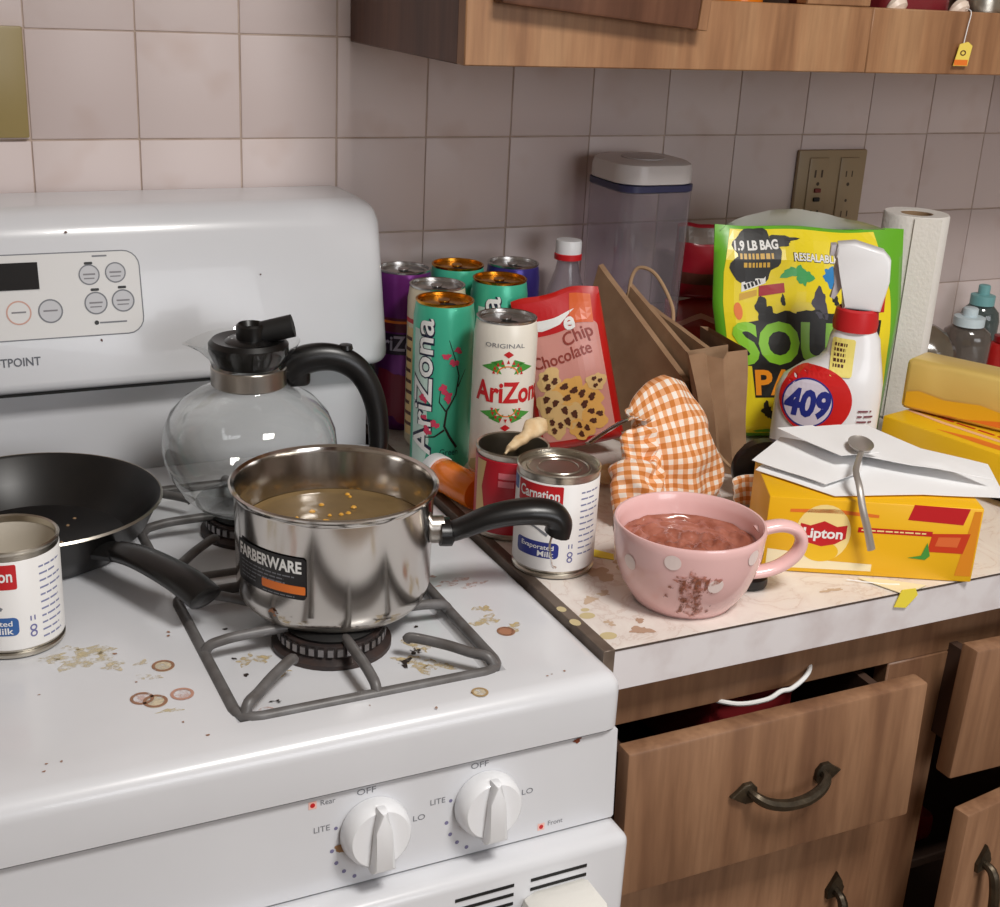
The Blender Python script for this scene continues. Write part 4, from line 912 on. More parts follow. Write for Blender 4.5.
decal('swoosh', [S_poly([(-.046, .137), (-.02, .135), (0, .139), (.018, .150), (-.004, .147), (-.024, .146), (-.046, .149)])], fm, PRW, cpt, 3, step=PS)
decal('orange_patch', [S_poly([(.010, .136), (.036, .134), (.038, .164), (.016, .166)])], fm, mat('print_burnt_orange', (220, 96, 36), .35), cpt, 3, step=PS)
decal('lettering', [S_text('Chocolate', .0185, -.003, .098, .015, rot=.12, fit=.066), S_text('Chip', .02, .018, .117, .015, rot=.2, fit=.034)], fm, mat('print_cocoa', (150, 66, 56), .4), cpt, 3, step=PS, split=True)
decal('swoosh', [S_text('e', .026, .010, .131, .03)], fm, PRW, cpt, 4, step=PS)
for i, (x, y, r_) in enumerate(((-.022, .080, .014), (-.004, .066, .016), (-.026, .055, .015), (.014, .055, .016), (-.008, .040, .016), (.020, .034, .014), (-.024, .030, .013), (.004, .022, .013), (.028, .070, .010))):
    ck = decal('cookie_print', [S_blob(x, y, r_, i, amp=.25)], fm, [PRTAN, mat('print_biscuit', (232, 178, 96), .45)][i % 2], cpt, 2+(i % 3)*.6, step=PS)
    decal('chip_print', [S_blob(x+r_*.4*math.cos(i*2.1+a), y+r_*.45*math.sin(i*2.1+a), r_*.24, i+20) for a in (0, 2.2, 4.2)], fm, PRBR, ck, 4.6, step=PS, kind='stuff')

# ---- plastic bottle, canister
bt = thing('plastic_bottle', 'clear plastic bottle with white cap and red ring by the wall', 'bottle', (.586, -.078, C0))
b = BM(); lathe(b, [(0, .004), (.025, .001), (.031, .006), (.031, .11), (.029, .125), (.022, .15), (.0145, .172), (.0125, .182), (.0125, .188)], 40); mk('bottle_body', b, glass('bottle_clear', (222, 216, 220), 1.4, .12, .12), bt)
b = BM(); lathe(b, [(.0135, .185), (.0165, .186), (.0165, .192), (.0155, .193)], 32); mk('cap_ring', b, PRR, bt)
b = BM(); lathe(b, [(.0155, .193), (.0155, .2065), (.0148, .2085), (0, .2085)], 32); mk('cap', b, WHITE_PL, bt)
cn = thing('food_canister', 'tall clear square canister with white lid against the tiles', 'canister', (.678, -.078, C0))
def rsq(wd, r_, n=6): return S_rr(-wd/2, -wd/2, wd/2, wd/2, r_, n)[0]
def loft(bm, secs, cap0=True, cap1=True):
    R = [[bm.verts.new((x, y, z)) for x, y in o] for o, z in secs]; n = len(R[0])
    for A, B in zip(R, R[1:]):
        for k in range(n): bm.faces.new((A[k], A[(k+1) % n], B[(k+1) % n], B[k]))
    if cap0: bm.faces.new(R[0][::-1])
    if cap1: bm.faces.new(R[-1])
    return bm
CLR = glass('canister_clear', (232, 226, 232), 1.4, .08, .10)
b = BM(); loft(b, [(rsq(.088, .018), .001), (rsq(.092, .018), .006), (rsq(.098, .018), .27)], True, False); mk('jar', b, CLR, cn)
b = BM(); loft(b, [(rsq(.094, .018), .268), (rsq(.1, .02), .270), (rsq(.1, .02), .277), (rsq(.094, .018), .2775)]); mk('seal_band', b, mat('seal_navy', (50, 52, 88), .4), cn)
b = BM(); loft(b, [(rsq(.096, .028), .2775), (rsq(.103, .031), .279), (rsq(.103, .031), .293), (rsq(.1, .030), .300), (rsq(.090, .027), .303)]); ld = mk('lid', b, mat('lid_white', (216, 212, 212), .35), cn)
b = BM(); lathe(b, [(0, .3031), (.026, .3031), (.026, .3042), (.022, .3048), (0, .3048)], 32); mk('lid_button', b, mat('lid_button_grey', (190, 186, 186), .35), ld)
# ---- red packets behind the canister
for (x, y, z, w_, h, d, lb_, c) in ((.782, -.075, C0, .088, .125, .030, 'red snack bag at the bottom between canister and candy bag', (176, 40, 40)), (.785, -.070, C0+.126, .074, .092, .022, 'dark red packet standing on the lower red snack bag', (150, 24, 40))):
    t = thing('snack_bag', lb_, 'bag', (x, y, z), rot=(0, 0, -.35), group='red snack bags'); bm_, f2 = pouch(w_, h, d, .003, 40, z*7, topflat=.25)
    mk('bag_body', bm_, mat('bag_red_%d' % c[0], c, .28), t, ang=60)
    if h > .1: decal('bag_print', [S_blob(0, .05, .026, 6, amp=.3)], f2, mat('print_umber', (90, 44, 34), .4), t, 1, step=PS); decal('bag_stripe', [S_line([(-.04, .095), (0, .105), (.04, .095)], .006)], f2, mat('print_salmon', (226, 150, 140), .4), t, 1, step=PS)
    else: decal('bag_print', [S_rect(-.03, .02, .03, .034)], f2, mat('print_umber', (90, 44, 34), .4), t, 1, step=PS); decal('bag_stripe', [S_rect(-.035, .07, .035, .088)], f2, mat('print_grey_brown', (110, 96, 88), .4), t, 1, step=PS)

# ---- folded kraft paper bags, leaning like files
def slab(name, quad, thick, label, parent=None, creases=0, seed=0, m=KRAFT, belly=.0025):
    """paper bag folded flat: quad = near-bottom, far-bottom, far-top, near-top of its left face"""
    A, B, C, D = [Vector(q) for q in quad]; nrm = (B-A).cross(D-A).normalized()
    if nrm.x > 0: nrm = -nrm
    bm = BM(); n, m_ = 16, 16; G = []
    for s in (0, 1):
        g = []
        for j in range(m_+1):
            row = []
            for i in range(n+1):
                u, v = i/n, j/m_; p = (A*(1-u)+B*u)*(1-v)+(D*(1-u)+C*u)*v
                bul = belly*math.sin(PI*u)*math.sin(PI*min(1, v*1.1))*(1 if s == 0 else -1)+.0022*noise.noise(Vector((u*3+seed, v*2, seed)))
                p = p+nrm*(bul-(thick*s))
                row.append(bm.verts.new(p))
            g.append(row)
        G.append(g)
        for j in range(m_):
            for i in range(n): bm.faces.new((g[j][i], g[j][i+1], g[j+1][i+1], g[j+1][i]))
    f, k = G
    for j in range(m_):
        for i in (0, n): bm.faces.new((f[j][i], f[j+1][i], k[j+1][i], k[j][i]))
    for i in range(n):
        for j in (0, m_): bm.faces.new((f[j][i], f[j][i+1], k[j][i+1], k[j][i]))
    t = thing('paper_bag', label, 'paper bag', (A.x, A.y, C0), world=True, group='kraft paper bags'); o = mk('bag_body', bm, m, t, ang=50); return t, nrm
t1, n1 = slab('paper_bag', ((.628, -.302, C0), (.565, -.115, C0), (.611, -.108, 1.098), (.616, -.300, 1.012)), .008, 'leftmost kraft paper bag with twisted paper handle', seed=1)
b = BM(); tube(b, smooth_path([(.626, -.155, 1.06), (.632, -.150, 1.092), (.640, -.155, 1.104), (.650, -.175, 1.098), (.655, -.205, 1.068), (.650, -.215, 1.04)], 6), .0022, 7); mk('handle', b, mat('kraft_cord', (172, 140, 108), .85), t1)
b = BM(); A = Vector((.5996, -.17, 1.033)); 
slabq = planemap((.6045, -.165, 1.030), (.35, -.94, 0), (.1, 0, 1))
t2, n2 = slab('paper_bag', ((.641, -.304, C0), (.580, -.152, C0), (.629, -.150, 1.083), (.629, -.302, 1.030)), .007, 'second kraft paper bag from the left, leaning on the first', seed=5)
t3, n3 = slab('paper_bag', ((.654, -.306, C0), (.594, -.165, C0), (.645, -.170, 1.062), (.642, -.304, 1.045)), .007, 'third kraft paper bag with its top edge fanned open', seed=9)
# front gusset bag: an upright narrow bag end with folded panels
kb = thing('paper_bag', 'rightmost kraft paper bag with upright pleated end beside the candy bag', 'paper bag', (.67, -.33, C0), world=True, group='kraft paper bags')
b = BM(); N = 10; top = []; bot = []
zig = [(.678, -.345, .0), (.684, -.351, 0), (.690, -.349, 0), (.697, -.352, 0), (.704, -.350, 0), (.711, -.353, 0)]
ptsb = [(.640, -.332), (.648, -.340), (.654, -.334), (.662, -.342), (.668, -.336), (.682, -.340), (.700, -.23), (.692, -.225), (.674, -.318), (.642, -.318)]
ptst = [(.596, -.332), (.610, -.340), (.617, -.334), (.632, -.341), (.640, -.335), (.664, -.338), (.690, -.23), (.682, -.226), (.655, -.318), (.600, -.320)]
nn = len(ptsb); rows = []
for j in range(9):
    v = j/8; rows.append([b.verts.new((p[0]*(1-v)+q[0]*v, p[1]*(1-v)+q[1]*v+.002*math.sin(7*v+i), C0+v*(1.052-C0+.004*math.sin(i*1.7)))) for i, (p, q) in enumerate(zip(ptsb, ptst))])
for A_, B_ in zip(rows, rows[1:]):
    for k in range(nn): b.faces.new((A_[k], A_[(k+1) % nn], B_[(k+1) % nn], B_[k]))
b.faces.new(rows[0][::-1]); mk('bag_body', b, KRAFT, kb, ang=20)
b = BM(); tube(b, smooth_path([(.636, -.343, .945), (.648, -.356, .930), (.664, -.360, .926), (.680, -.356, .934), (.688, -.345, .946)], 6), .0018, 7); mk('handle', b, mat('kraft_cord', (172, 140, 108), .85), kb)

# ---- candy bag
cb = thing('candy_bag', 'yellow and green sour candy pouch with bold lettering', 'pouch', (.820, -.262, C0+.002), rot=(-.24, 0, -.27))
bm_, sm = pouch(.235, .244, .024, .0035, 22, 2, topflat=.16, botw=.80)
mk('pouch_body', bm_, mat('candy_green', (104, 178, 42), .28), cb, ang=60); PS = (.012, .012)
CY = mat('candy_yellow', (240, 218, 40), .28); W2 = .1175
decal('yellow_field', [S_poly([(-.110, .004), (.104, .004), (.108, .06), (.104, .12), (.098, .17), (.088, .2), (.078, .240), (-.100, .240), (-.108, .19), (-.108, .1)])], sm, CY, cb, 1, step=PS)
decal('splat', [S_blob(-.072, .209, .030, 77, n=40, amp=.28, sx=1.05, sy=.95)], sm, PRK, cb, 2, step=PS); decal('splat', [S_blob(-.042, .226, .012, 78, n=30, amp=.5, sx=1.7, sy=.5)], sm, PRK, cb, 2, step=PS)
decal('size_lettering', [S_text('1.9 LB BAG', .015, -.070, .2165, .04, rot=.03, fit=.052)], sm, PRW, cb, 3, step=PS)
decal('size_lettering', S_lines(-.090, -.050, [.2055], .0065, 4, .05, (.35, .8), .28)+S_lines(-.086, -.054, [.196], .0055, 6, .05, (.35, .8), .28), sm, mat('print_gold', (214, 168, 50), .4), cb, 3, step=PS, kind='stuff')
decal('seal_lettering', [S_text('RESEALABLE', .0135, .001, .203, .05, fit=.056)], sm, PRK, cb, 2, step=PS); decal('seal_lettering', [S_text('RESEALABLE', .0125, .001, .2035, .025, fit=.054)], sm, PRW, cb, 3, step=PS)
decal('gummy_print', [S_blob(-.024, .190, .010, 3, amp=.6, sx=1.3, sy=.8), S_blob(-.014, .184, .009, 4, amp=.5)], sm, mat('print_gummy_green', (70, 168, 96), .4), cb, 2, step=PS, split=True)
decal('gummy_print', [S_blob(.020, .188, .010, 6, amp=.5), S_blob(.028, .181, .008, 7, amp=.5)], sm, mat('print_gummy_blue', (34, 130, 196), .4), cb, 2, step=PS, split=True)
decal('flavour_tag', [S_poly([(-.088, .168), (-.060, .178), (-.060, .187), (-.088, .179)])], sm, PRW, cb, 2, step=PS); decal('flavour_tag', [S_poly([(-.068, .163), (-.038, .167), (-.039, .178), (-.068, .175)])], sm, mat('print_crimson', (170, 20, 36), .4), cb, 3, step=PS); decal('flavour_tag', [S_poly([(-.090, .158), (-.070, .164), (-.070, .171), (-.090, .166)])], sm, mat('print_gold', (214, 168, 50), .4), cb, 2, step=PS)
decal('flavour_lettering', move(S_lines(0, .022, [0], .0055, 3, .1, (.3, .7), .3), -.084, .171, 1, .35), sm, PRK, cb, 3, step=PS, kind='stuff')
for i, (x, y, r_, sx_, sy_) in enumerate(((-.062, .145, .011, .9, 1.4), (-.046, .136, .016, 1.5, .6), (-.006, .138, .015, 1.3, .7), (.006, .155, .012, .8, 1.4), (-.040, .158, .0045, .6, 1.4), (.026, .160, .005, .8, 1.2), (.032, .138, .013, 1.4, .7))):
    decal('ink_blot', [S_blob(x, y, r_, 30+i, n=30, amp=.35, sx=sx_, sy=sy_)], sm, PRK if i != 3 else mat('print_slate', (74, 70, 84), .4), cb, 2, step=PS)
decal('name_backing', [S_poly([(-.096, .084), (-.02, .078), (.05, .082), (.085, .088), (.088, .136), (.05, .140), (0, .136), (-.05, .139), (-.090, .132)])], sm, PRK, cb, 2.6, step=PS)
decal('name_lettering', [S_text('SOUR', .064, -.016, .087, .04, fit=.172)], sm, mat('print_lime', (140, 206, 50), .35), cb, 3.6, step=PS)
decal('name_backing', [S_poly([(-.080, .046), (.082, .046), (.086, .084), (-.082, .084)])], sm, PRK, cb, 2.6, step=PS)
decal('name_lettering', [S_text('PATCH', .040, -.006, .050, .03, fit=.146)], sm, mat('print_tangerine', (244, 150, 34), .35), cb, 3.6, step=PS)
decal('name_lettering', [S_text('KIDS', .028, .004, .020, .03, fit=.07)], sm, mat('print_hot_red', (224, 50, 80), .35), cb, 3.6, step=PS)
decal('ink_blot', [S_blob(-.064, .030, .008, 61, amp=.6, sx=.9, sy=1.2), S_blob(-.048, .022, .010, 62, amp=.4, sx=1.3, sy=1)], sm, PRK, cb, 3, step=PS, split=True)
decal('orange_dot', [S_ell(-.092, .146, .005, .010)], sm, PRO, cb, 2, step=PS)
# torn top flap
def flap():
    bm = BM(); R = []
    for j in range(4):
        R.append([bm.verts.new(( -.112+.224*i/20, .006-.010*j/3+.006*math.sin(i*.7)*j/3, .238+.030*(j/3)*math.sin(PI*min(1, max(0, (i/20)**.8)))*(1-.35*i/20)+.002*noise.noise(Vector((i*.4, j, 0))))) for i in range(21)])
    for A_, B_ in zip(R, R[1:]):
        for i in range(20): bm.faces.new((A_[i], A_[i+1], B_[i+1], B_[i]))
    r_ = bmesh.ops.solidify(bm, geom=bm.faces[:], thickness=.0006); return bm
mk('torn_flap', flap(), mat('clear_film_white', (214, 214, 208), .4), cb, ang=60)

# ---- spray bottle
SB = (.776, -.345); sbt = thing('spray_bottle', 'white cleaner spray bottle with red round label and red collar', 'spray bottle', (SB[0], SB[1], C0), face_cam(*SB)+.06)
WB = mat('bottle_white', (234, 234, 236), .3, coat=.2)
def oval(a, b_, n=32, cx=0, cy=0): return [(cx+a*math.copysign(abs(math.cos(t))**.8, math.cos(t)), cy+b_*math.copysign(abs(math.sin(t))**.8, math.sin(t))) for t in [2*PI*k/n for k in range(n)]]
secs = [(.050, .028, 0, 0), (.056, .032, .006, 0), (.057, .034, .03, 0), (.057, .034, .085, .0), (.0535, .033, .100, .003), (.044, .030, .113, .010), (.034, .026, .123, .018), (.029, .023, .134, .0205), (.0265, .021, .150, .020), (.0215, .0195, .160, .019)]
b = BM(); loft(b, [(oval(a, c, cx=d), z) for a, c, z, d in secs]); mk('bottle_body', b, WB, sbt, ang=50)
def sbm(x, y, o):      # print mapping on the bottle's front
    k = 0
    while k < len(secs)-2 and secs[k+1][2] < y: k += 1
    a0, c0, z0, d0 = secs[k]; a1, c1, z1, d1 = secs[k+1]; t = max(0, min(1, (y-z0)/(z1-z0))); a, c, d = a0+(a1-a0)*t, c0+(c1-c0)*t, d0+(d1-d0)*t
    u = max(-.999, min(.999, (x-d)/(a+.0006))); cs = abs(u)**(1/.8); return (x, -(c)*(max(0, 1-cs*cs)**.5)**.8-o-.0012, y)
PS = (.005, .006)
decal('label', [S_rr(-.004, .112, .020, .152, .003)], sbm, mat('label_lemon', (236, 220, 120), .4), sbt, 1, step=PS)
decal('label_lettering', S_lines(-.001, .013, [.1435, .138, .1325, .127, .1215], .0034, 9, .2, (.35, .9), .3), sbm, PRBR, sbt, 2, step=PS, kind='stuff')
decal('round_label', [S_ell(-.014, .083, .0385, .0365, 40)], sbm, mat('label_red', (206, 34, 34), .3), sbt, 2, step=PS)
decal('round_label_centre', [S_ell(-.022, .080, .026, .0265, 36)], sbm, mat('label_pale', (214, 206, 220), .3), sbt, 3, step=PS)
decal('ring', [S_ring(-.022, .080, .0255, .0272, 40)], sbm, PRBLUE, sbt, 3.5, step=PS)
decal('number_lettering', [S_text('409', .040, -.022, .066, .045, fit=.049, shear=.1)], sbm, PRBLUE, sbt, 4, step=PS)
decal('fine_print', S_lines(.032, .05, [.075, .069, .063, .057], .002, 6), sbm, mat('print_wine', (120, 60, 70), .4), sbt, 1, step=PS, kind='stuff')
b = BM(); lathe(b, [(.0195, .158), (.0235, .159), (.0242, .166), (.0225, .181), (.019, .183)], 32, .018, 0); mk('collar', b, PRR, sbt)
head = [(.041, .182), (.046, .215), (.044, .238), (.036, .246), (.006, .253), (-.012, .250), (-.014, .236), (-.004, .222), (.001, .205), (.001, .182)]
b = BM(); prism(b, head, -.0135, .0135, 'XZ', .003); hd_ = mk('sprayer_head', b, WB, sbt, ang=60)
b = BM(); prism(b, [(-.010, .238), (-.002, .222), (-.001, .205), (-.008, .190), (-.013, .192), (-.009, .206), (-.013, .222)], -.006, .006, 'XZ', .001); mk('trigger', b, mat('trigger_grey', (196, 190, 196), .4), hd_)
b = BM(); prism(b, [(-.019, .237), (-.013, .237), (-.013, .249), (-.019, .248)], -.009, .009, 'XZ', .0012); mk('nozzle', b, mat('trigger_grey', (196, 190, 196), .4), hd_)
b = BM(); prism(b, [(.040, .181), (.045, .182), (.044, .200), (.040, .198)], -.010, .010, 'XZ', .001); mk('rear_clip', b, PRR, hd_)

# ---- paper towel roll
tw = thing('paper_towel_roll', 'white paper towel roll standing against the wall', 'paper towel', (.992, -.210, C0))
r, h = .0392, .252
b = BM(); lathe(b, [(.019, .001), (r-.0015, .001), (r, .0025), (r, h-.002), (r-.0015, h), (.0195, h-.0008), (.0195, h-.05)], 56); mk('paper', b, mat('towel_paper', (226, 222, 216), .95, bump=.5, bscale=230), tw)
b = BM(); lathe(b, [(.0193, .0), (.0193, h-.0015), (.0178, h-.0015), (.0178, 0)], 40); mk('cardboard_core', b, mat('core_card', (150, 122, 92), .85), tw)
b = BM(); box(b, -.002, .030, -.0012, 0, .001, h-.001); fl = mk('loose_edge', b, mat('towel_paper', (226, 222, 216), .95), tw); fl.location = (-.0275, -.0300, 0); fl.rotation_euler = (0, 0, -.55)

# ---- bottles at the right by the wall
def soap(x, y, label, hgt, r_, bodym, capm, style):
    t = thing('soap_bottle', label, 'bottle', (x, y, C0), face_cam(x, y), group='soap bottles by the wall')
    b = BM(); lathe(b, [(0, .001), (r_*.9, .001), (r_, .006), (r_, hgt*.55), (r_*.9, hgt*.66), (r_*.6, hgt*.74), (r_*.5, hgt*.76)], 32)
    for v in b.verts: v.co.y *= .65
    mk('bottle_body', b, bodym, t)
    b = BM(); lathe(b, [(r_*.5, hgt*.74), (r_*.62, hgt*.745), (r_*.62, hgt*.865), (r_*.5, hgt*.875), (r_*.3, hgt*.88), (r_*.3, hgt*.985), (r_*.24, hgt), (0, hgt)], 28); mk('cap', b, capm, t); return t
soap(1.205, -.120, 'clear soap bottle with pale blue white cap behind the gold packet', .098, .034, glass('soap_clear', (190, 176, 172), 1.4, .08, .22, (170, 160, 150)), mat('cap_pale_blue', (204, 220, 226), .4), 0)
soap(1.285, -.062, 'soap bottle with teal cap, farthest back in the corner', .112, .028, glass('soap_teal', (150, 170, 170), 1.4, .08, .3, (110, 120, 118)), mat('cap_teal', (120, 176, 178), .4), 1)
soap(1.262, -.135, 'small red bottle beside the clear soap bottle', .066, .022, mat('red_bottle', (176, 34, 32), .25), mat('red_cap', (150, 26, 30), .3), 2)
b = BM()
bg_ = thing('plastic_bag', 'crumpled grey clear plastic bag beside the paper towel roll', 'bag', (1.13, -.12, C0))
lathe(b, [(0, 0), (.04, .001), (.046, .02), (.04, .05), (.028, .068), (.012, .078), (0, .08)], 24)
for v in b.verts: v.co += Vector((noise.noise(v.co*45), noise.noise(v.co*45+Vector((7, 0, 0))), .5*noise.noise(v.co*45+Vector((0, 7, 0)))))*.010*(1 if v.co.z > .002 else .2); v.co.z = max(0, v.co.z)
mk('bag_film', b, glass('bag_film', (176, 164, 148), 1.3, .15, .35, (150, 138, 120)), bg_, ang=25)

# ---- yellow box, black tray, gold packet
def obox(bm, A, d1, d2, z0, z1, bev=.0015, seg=2):
    A, d1, d2 = Vector((A[0], A[1], 0)), Vector((d1[0], d1[1], 0)), Vector((d2[0], d2[1], 0))
    vs_ = [bm.verts.new((p.x, p.y, z)) for z in (z0, z1) for p in (A, A+d1, A+d1+d2, A+d2)]
    fs = [bm.faces.new([vs_[i] for i in q]) for q in ((3, 2, 1, 0), (4, 5, 6, 7), (0, 1, 5, 4), (1, 2, 6, 5), (2, 3, 7, 6), (3, 0, 4, 7))]
    if bev: bmesh.ops.bevel(bm, geom=list({e for f in fs for e in f.edges}), offset=bev, segments=seg, profile=.5, affect='EDGES', clamp_overlap=True)
    return bm
tr = thing('black_tray', 'flat black tray under the yellow box', 'tray', (.90, -.43, C0), world=True)
b = BM(); obox(b, (.866, -.362), (.045, -.20), (.10, .022), C0, C0+.004, .001); mk('tray_base', b, BLACKM, tr)
b = BM(); obox(b, (.862, -.36), (.047, -.206), (.004, .001), C0, C0+.012, .001); mk('tray_edge', b, BLACKM, tr)
ZY = C0+.0125; YT = .972
yb = thing('yellow_box', 'flat yellow carton under the gold packet at the right', 'box', (.90, -.43, ZY), world=True)
YA, Y1, Y2 = (.843, -.364), (.042, -.185), (.098, .022)
b = BM(); obox(b, YA, Y1, Y2, ZY, YT, .002); mk('carton', b, YELBOX, yb)
l1 = math.hypot(*Y1); tm_ = planemap((YA[0], YA[1], YT), (Y1[0], Y1[1], 0), (Y2[0], Y2[1], 0)); 
decal('side_stripe', [S_poly([(.004, .040), (.05, .034), (.12, .034), (l1-.002, .040), (l1-.002, .046), (.12, .041), (.05, .041), (.004, .046)])], tm_, mat('print_peach', (240, 190, 150), .4), yb, 1)
decal('print_lettering', S_lines(.012, .15, [.049], .004, 5), tm_, PRR, yb, 1, kind='stuff')
decal('print_band', [S_poly([(.06, .012), (.12, .010), (l1-.002, .016), (l1-.002, .026), (.1, .024)])], tm_, PRO, yb, 1)
smp = planemap((YA[0], YA[1], ZY), (Y1[0], Y1[1], 0), (0, 0, 1)); n_ = Vector((Y1[0], Y1[1], 0)).normalized()
gp = thing('gold_packet', 'shiny gold foil packet on top of the yellow carton', 'packet', (.93, -.40, YT), world=True)
b = BM(); obox(b, (.878, -.350), (.06, -.125), (.048, .022), YT+.0004, YT+.060, .007, 3)
for v in b.verts: v.co += Vector((noise.noise(v.co*60), noise.noise(v.co*60+Vector((5, 0, 0))), noise.noise(v.co*60+Vector((0, 5, 0)))))*.0012
mk('foil_wrap', b, mat('gold_foil', (240, 208, 120), .3, .35, bump=.3, bscale=40), gp, ang=40)
fmap = planemap(Vector((.878, -.350, YT))+Vector((-.9, -.43, 0))*.0016, (.06, -.125, 0), (0, 0, 1))
decal('printed_band', [S_poly([(.006, .006), (.13, .006), (.13, .020), (.09, .026), (.05, .022), (.02, .026), (.006, .022)])], fmap, mat('print_amber', (232, 176, 36), .35), gp, 1); decal('printed_band', [S_poly([(.075, .006), (.13, .006), (.13, .016)])], fmap, PRO, gp, 2)
# ---- tea box with papers and spoon on it
TA, T1, T2 = Vector((.544, -.553, 0)), Vector((.170, -.090, 0)), Vector((.043, .081, 0)); TH = .073
tb = thing('tea_box', 'yellow tea box with a red logo at the counter edge', 'box', (.66, -.55, C0), world=True)
b = BM(); obox(b, TA, T1, T2, C0, C0+TH, .0015); mk('carton', b, mat('tea_yellow', (240, 184, 24), .38), tb)
fm_ = planemap((TA.x, TA.y, C0), T1, (0, 0, 1)); LT = T1.length
decal('pale_disc', [S_ell(.052, .040, .025, .028)], fm_, mat('print_pale_yellow', (248, 224, 150), .4), tb, 1)
decal('yellow_disc', [S_ell(.052, .022, .016, .010)], fm_, YELBOX, tb, 1.5)
decal('logo', [S_poly([(.031, .036), (.040, .030), (.052, .027), (.064, .030), (.073, .036), (.073, .049), (.064, .047), (.052, .052), (.040, .047), (.031, .049)])], fm_, PRR, tb, 2)
decal('logo_lettering', [S_text('Lipton', .0135, .052, .0355, .03, fit=.036)], fm_, PRW, tb, 3)
decal('strip', [S_rect(.083, .043, .150, .048)], fm_, PRR, tb, 1); decal('strip_lettering', S_lines(.086, .148, [.0448], .0014, 3), fm_, mat('print_pale_yellow', (248, 224, 150), .4), tb, 2, kind='stuff')
decal('tea_glass_print', [S_poly([(.148, .028), (.180, .028), (.184, .048), (.150, .046)])], fm_, mat('print_tea_red', (206, 62, 30), .35), tb, 1.5)
decal('tea_glass_print', [S_poly([(.154, .034), (.174, .034), (.176, .044), (.156, .043)])], fm_, mat('print_tea_orange', (226, 110, 56), .35), tb, 2)
decal('leaf_print', [S_poly([(.131, .021), (.143, .024), (.147, .037), (.151, .024), (.147, .020)])], fm_, PRG, tb, 3)
decal('corner_print', [S_poly([(.176, .006), (.1905, .006), (.1905, .07), (.184, .07)])], fm_, mat('print_deep_orange', (226, 140, 30), .4), tb, 1)
decal('upper_print', [S_poly([(.02, .062), (.06, .064), (.1, .061), (.1, .058), (.06, .060), (.02, .059)])], fm_, PRO, tb, 1)
decal('upper_band', [S_poly([(.126, .058), (.176, .056), (.18, .072), (.13, .073)])], fm_, PRR, tb, 1)
decal('white_sticker', [S_poly([(.004, .004), (.10, .005), (.10, .012), (.06, .013), (.03, .020), (.004, .022)])], fm_, mat('print_ivory', (244, 230, 190), .45), tb, 1)
# papers
ZP = C0+TH+.001
def sheet(pts, z, curl, label, seed):
    bm = BM(); S = S_poly(pts); vv = [bm.verts.new((x, y, 0)) for x, y in S[0]]
    for f in S[1]: bm.faces.new([vv[i] for i in f])
    bmesh.ops.subdivide_edges(bm, edges=bm.edges[:], cuts=5, use_grid_fill=True); bmesh.ops.triangulate(bm, faces=bm.faces[:])
    for v in bm.verts: v.co.z = z+curl(v.co.x, v.co.y)
    bmesh.ops.solidify(bm, geom=bm.faces[:], thickness=.0005)
    return tag(mk('paper_sheet', bm, PAPER, ang=60), label, 'paper', 'papers on the tea box')
sheet([(.568, -.498), (.632, -.455), (.745, -.462), (.80, -.56), (.748, -.634), (.68, -.601), (.598, -.577)], ZP, lambda x, y: .0010+.0008*noise.noise(Vector((x*20, y*20, 1))), 'bottom white paper sheet spread over the tea box', 1)
sheet([(.572, -.486), (.640, -.440), (.690, -.505), (.655, -.545), (.600, -.560)], ZP+.004, lambda x, y: .0015+.006*max(0, (-.47-x*.0+y+.03))*4+.0012*noise.noise(Vector((x*25, y*25, 4))), 'folded white paper lying at the left end of the paper pile', 2)
sheet([(.646, -.432), (.738, -.450), (.752, -.612), (.70, -.56), (.655, -.50)], ZP+.010, lambda x, y: .002+.0015*noise.noise(Vector((x*22, y*22, 7))), 'top white paper sheet reaching toward the yellow carton', 3)
sheet([(.628, -.448), (.668, -.452), (.682, -.535), (.64, -.530)], ZP+.016, lambda x, y: .002+.012*max(0, (y+.49))*6*.4, 'small curled white paper slip under the spoon', 4)
spn = thing('teaspoon', 'teaspoon lying on the papers with its handle hanging over the tea box', 'spoon', (.66, -.55, ZP+.02), world=True)
SPM = mat('worn_steel', (186, 180, 174), .45, .7)
b = BM(); sp = smooth_path([(.655, -.540, ZP+.0235), (.634, -.560, ZP+.0225), (.620, -.575, ZP+.021), (.611, -.592, ZP+.014), (.609, -.602, ZP-.002), (.615, -.606, ZP-.022), (.6215, -.608, ZP-.042)], 5); n = len(sp)
tube(b, sp, [.0026+.0012*i/n for i in range(n)], 8, flat=(1, .5)); mk('spoon_handle', b, SPM, spn)
b = BM(); lathe(b, [(0, 0), (.008, .0012), (.0135, .0042), (.015, .007), (.0138, .0052), (.008, .0024), (0, .0012)], 28); sbw = mk('spoon_bowl', b, SPM, spn, local=True); sbw.location = Vector((.668, -.524, ZP+.0195))-OFF[spn.name]; sbw.scale = (.8, 1.5, .9); sbw.rotation_euler = (0, 0, -.6)
# tea tag on the counter edge
tg2 = thing('tea_tag', 'yellow tea bag tag hanging over the counter edge by the tea box', 'tag', (.64, -.637, CZ), world=True)
b = BM(); prism(b, [(.630, .902), (.644, .899), (.656, .910), (.652, .917), (.636, .918)], -.6385, -.6378, 'XZ'); mk('tag', b, mat('tag_yellow', (240, 220, 70), .5), tg2, smooth=False)
b = BM(); prism(b, [(.634, -.6378), (.656, -.6378), (.668, -.6345), (.640, -.612), (.618, -.600)], CZ+.0012, CZ+.0019); mk('tag_fold', b, mat('tag_ivory', (240, 228, 190), .5), tg2, smooth=False)
b = BM(); tube(b, smooth_path([(.645, -.625, CZ+.0022), (.63, -.618, CZ+.0020), (.605, -.60, CZ+.0020)], 5), .0005, 5); mk('string', b, PAPER, tg2)

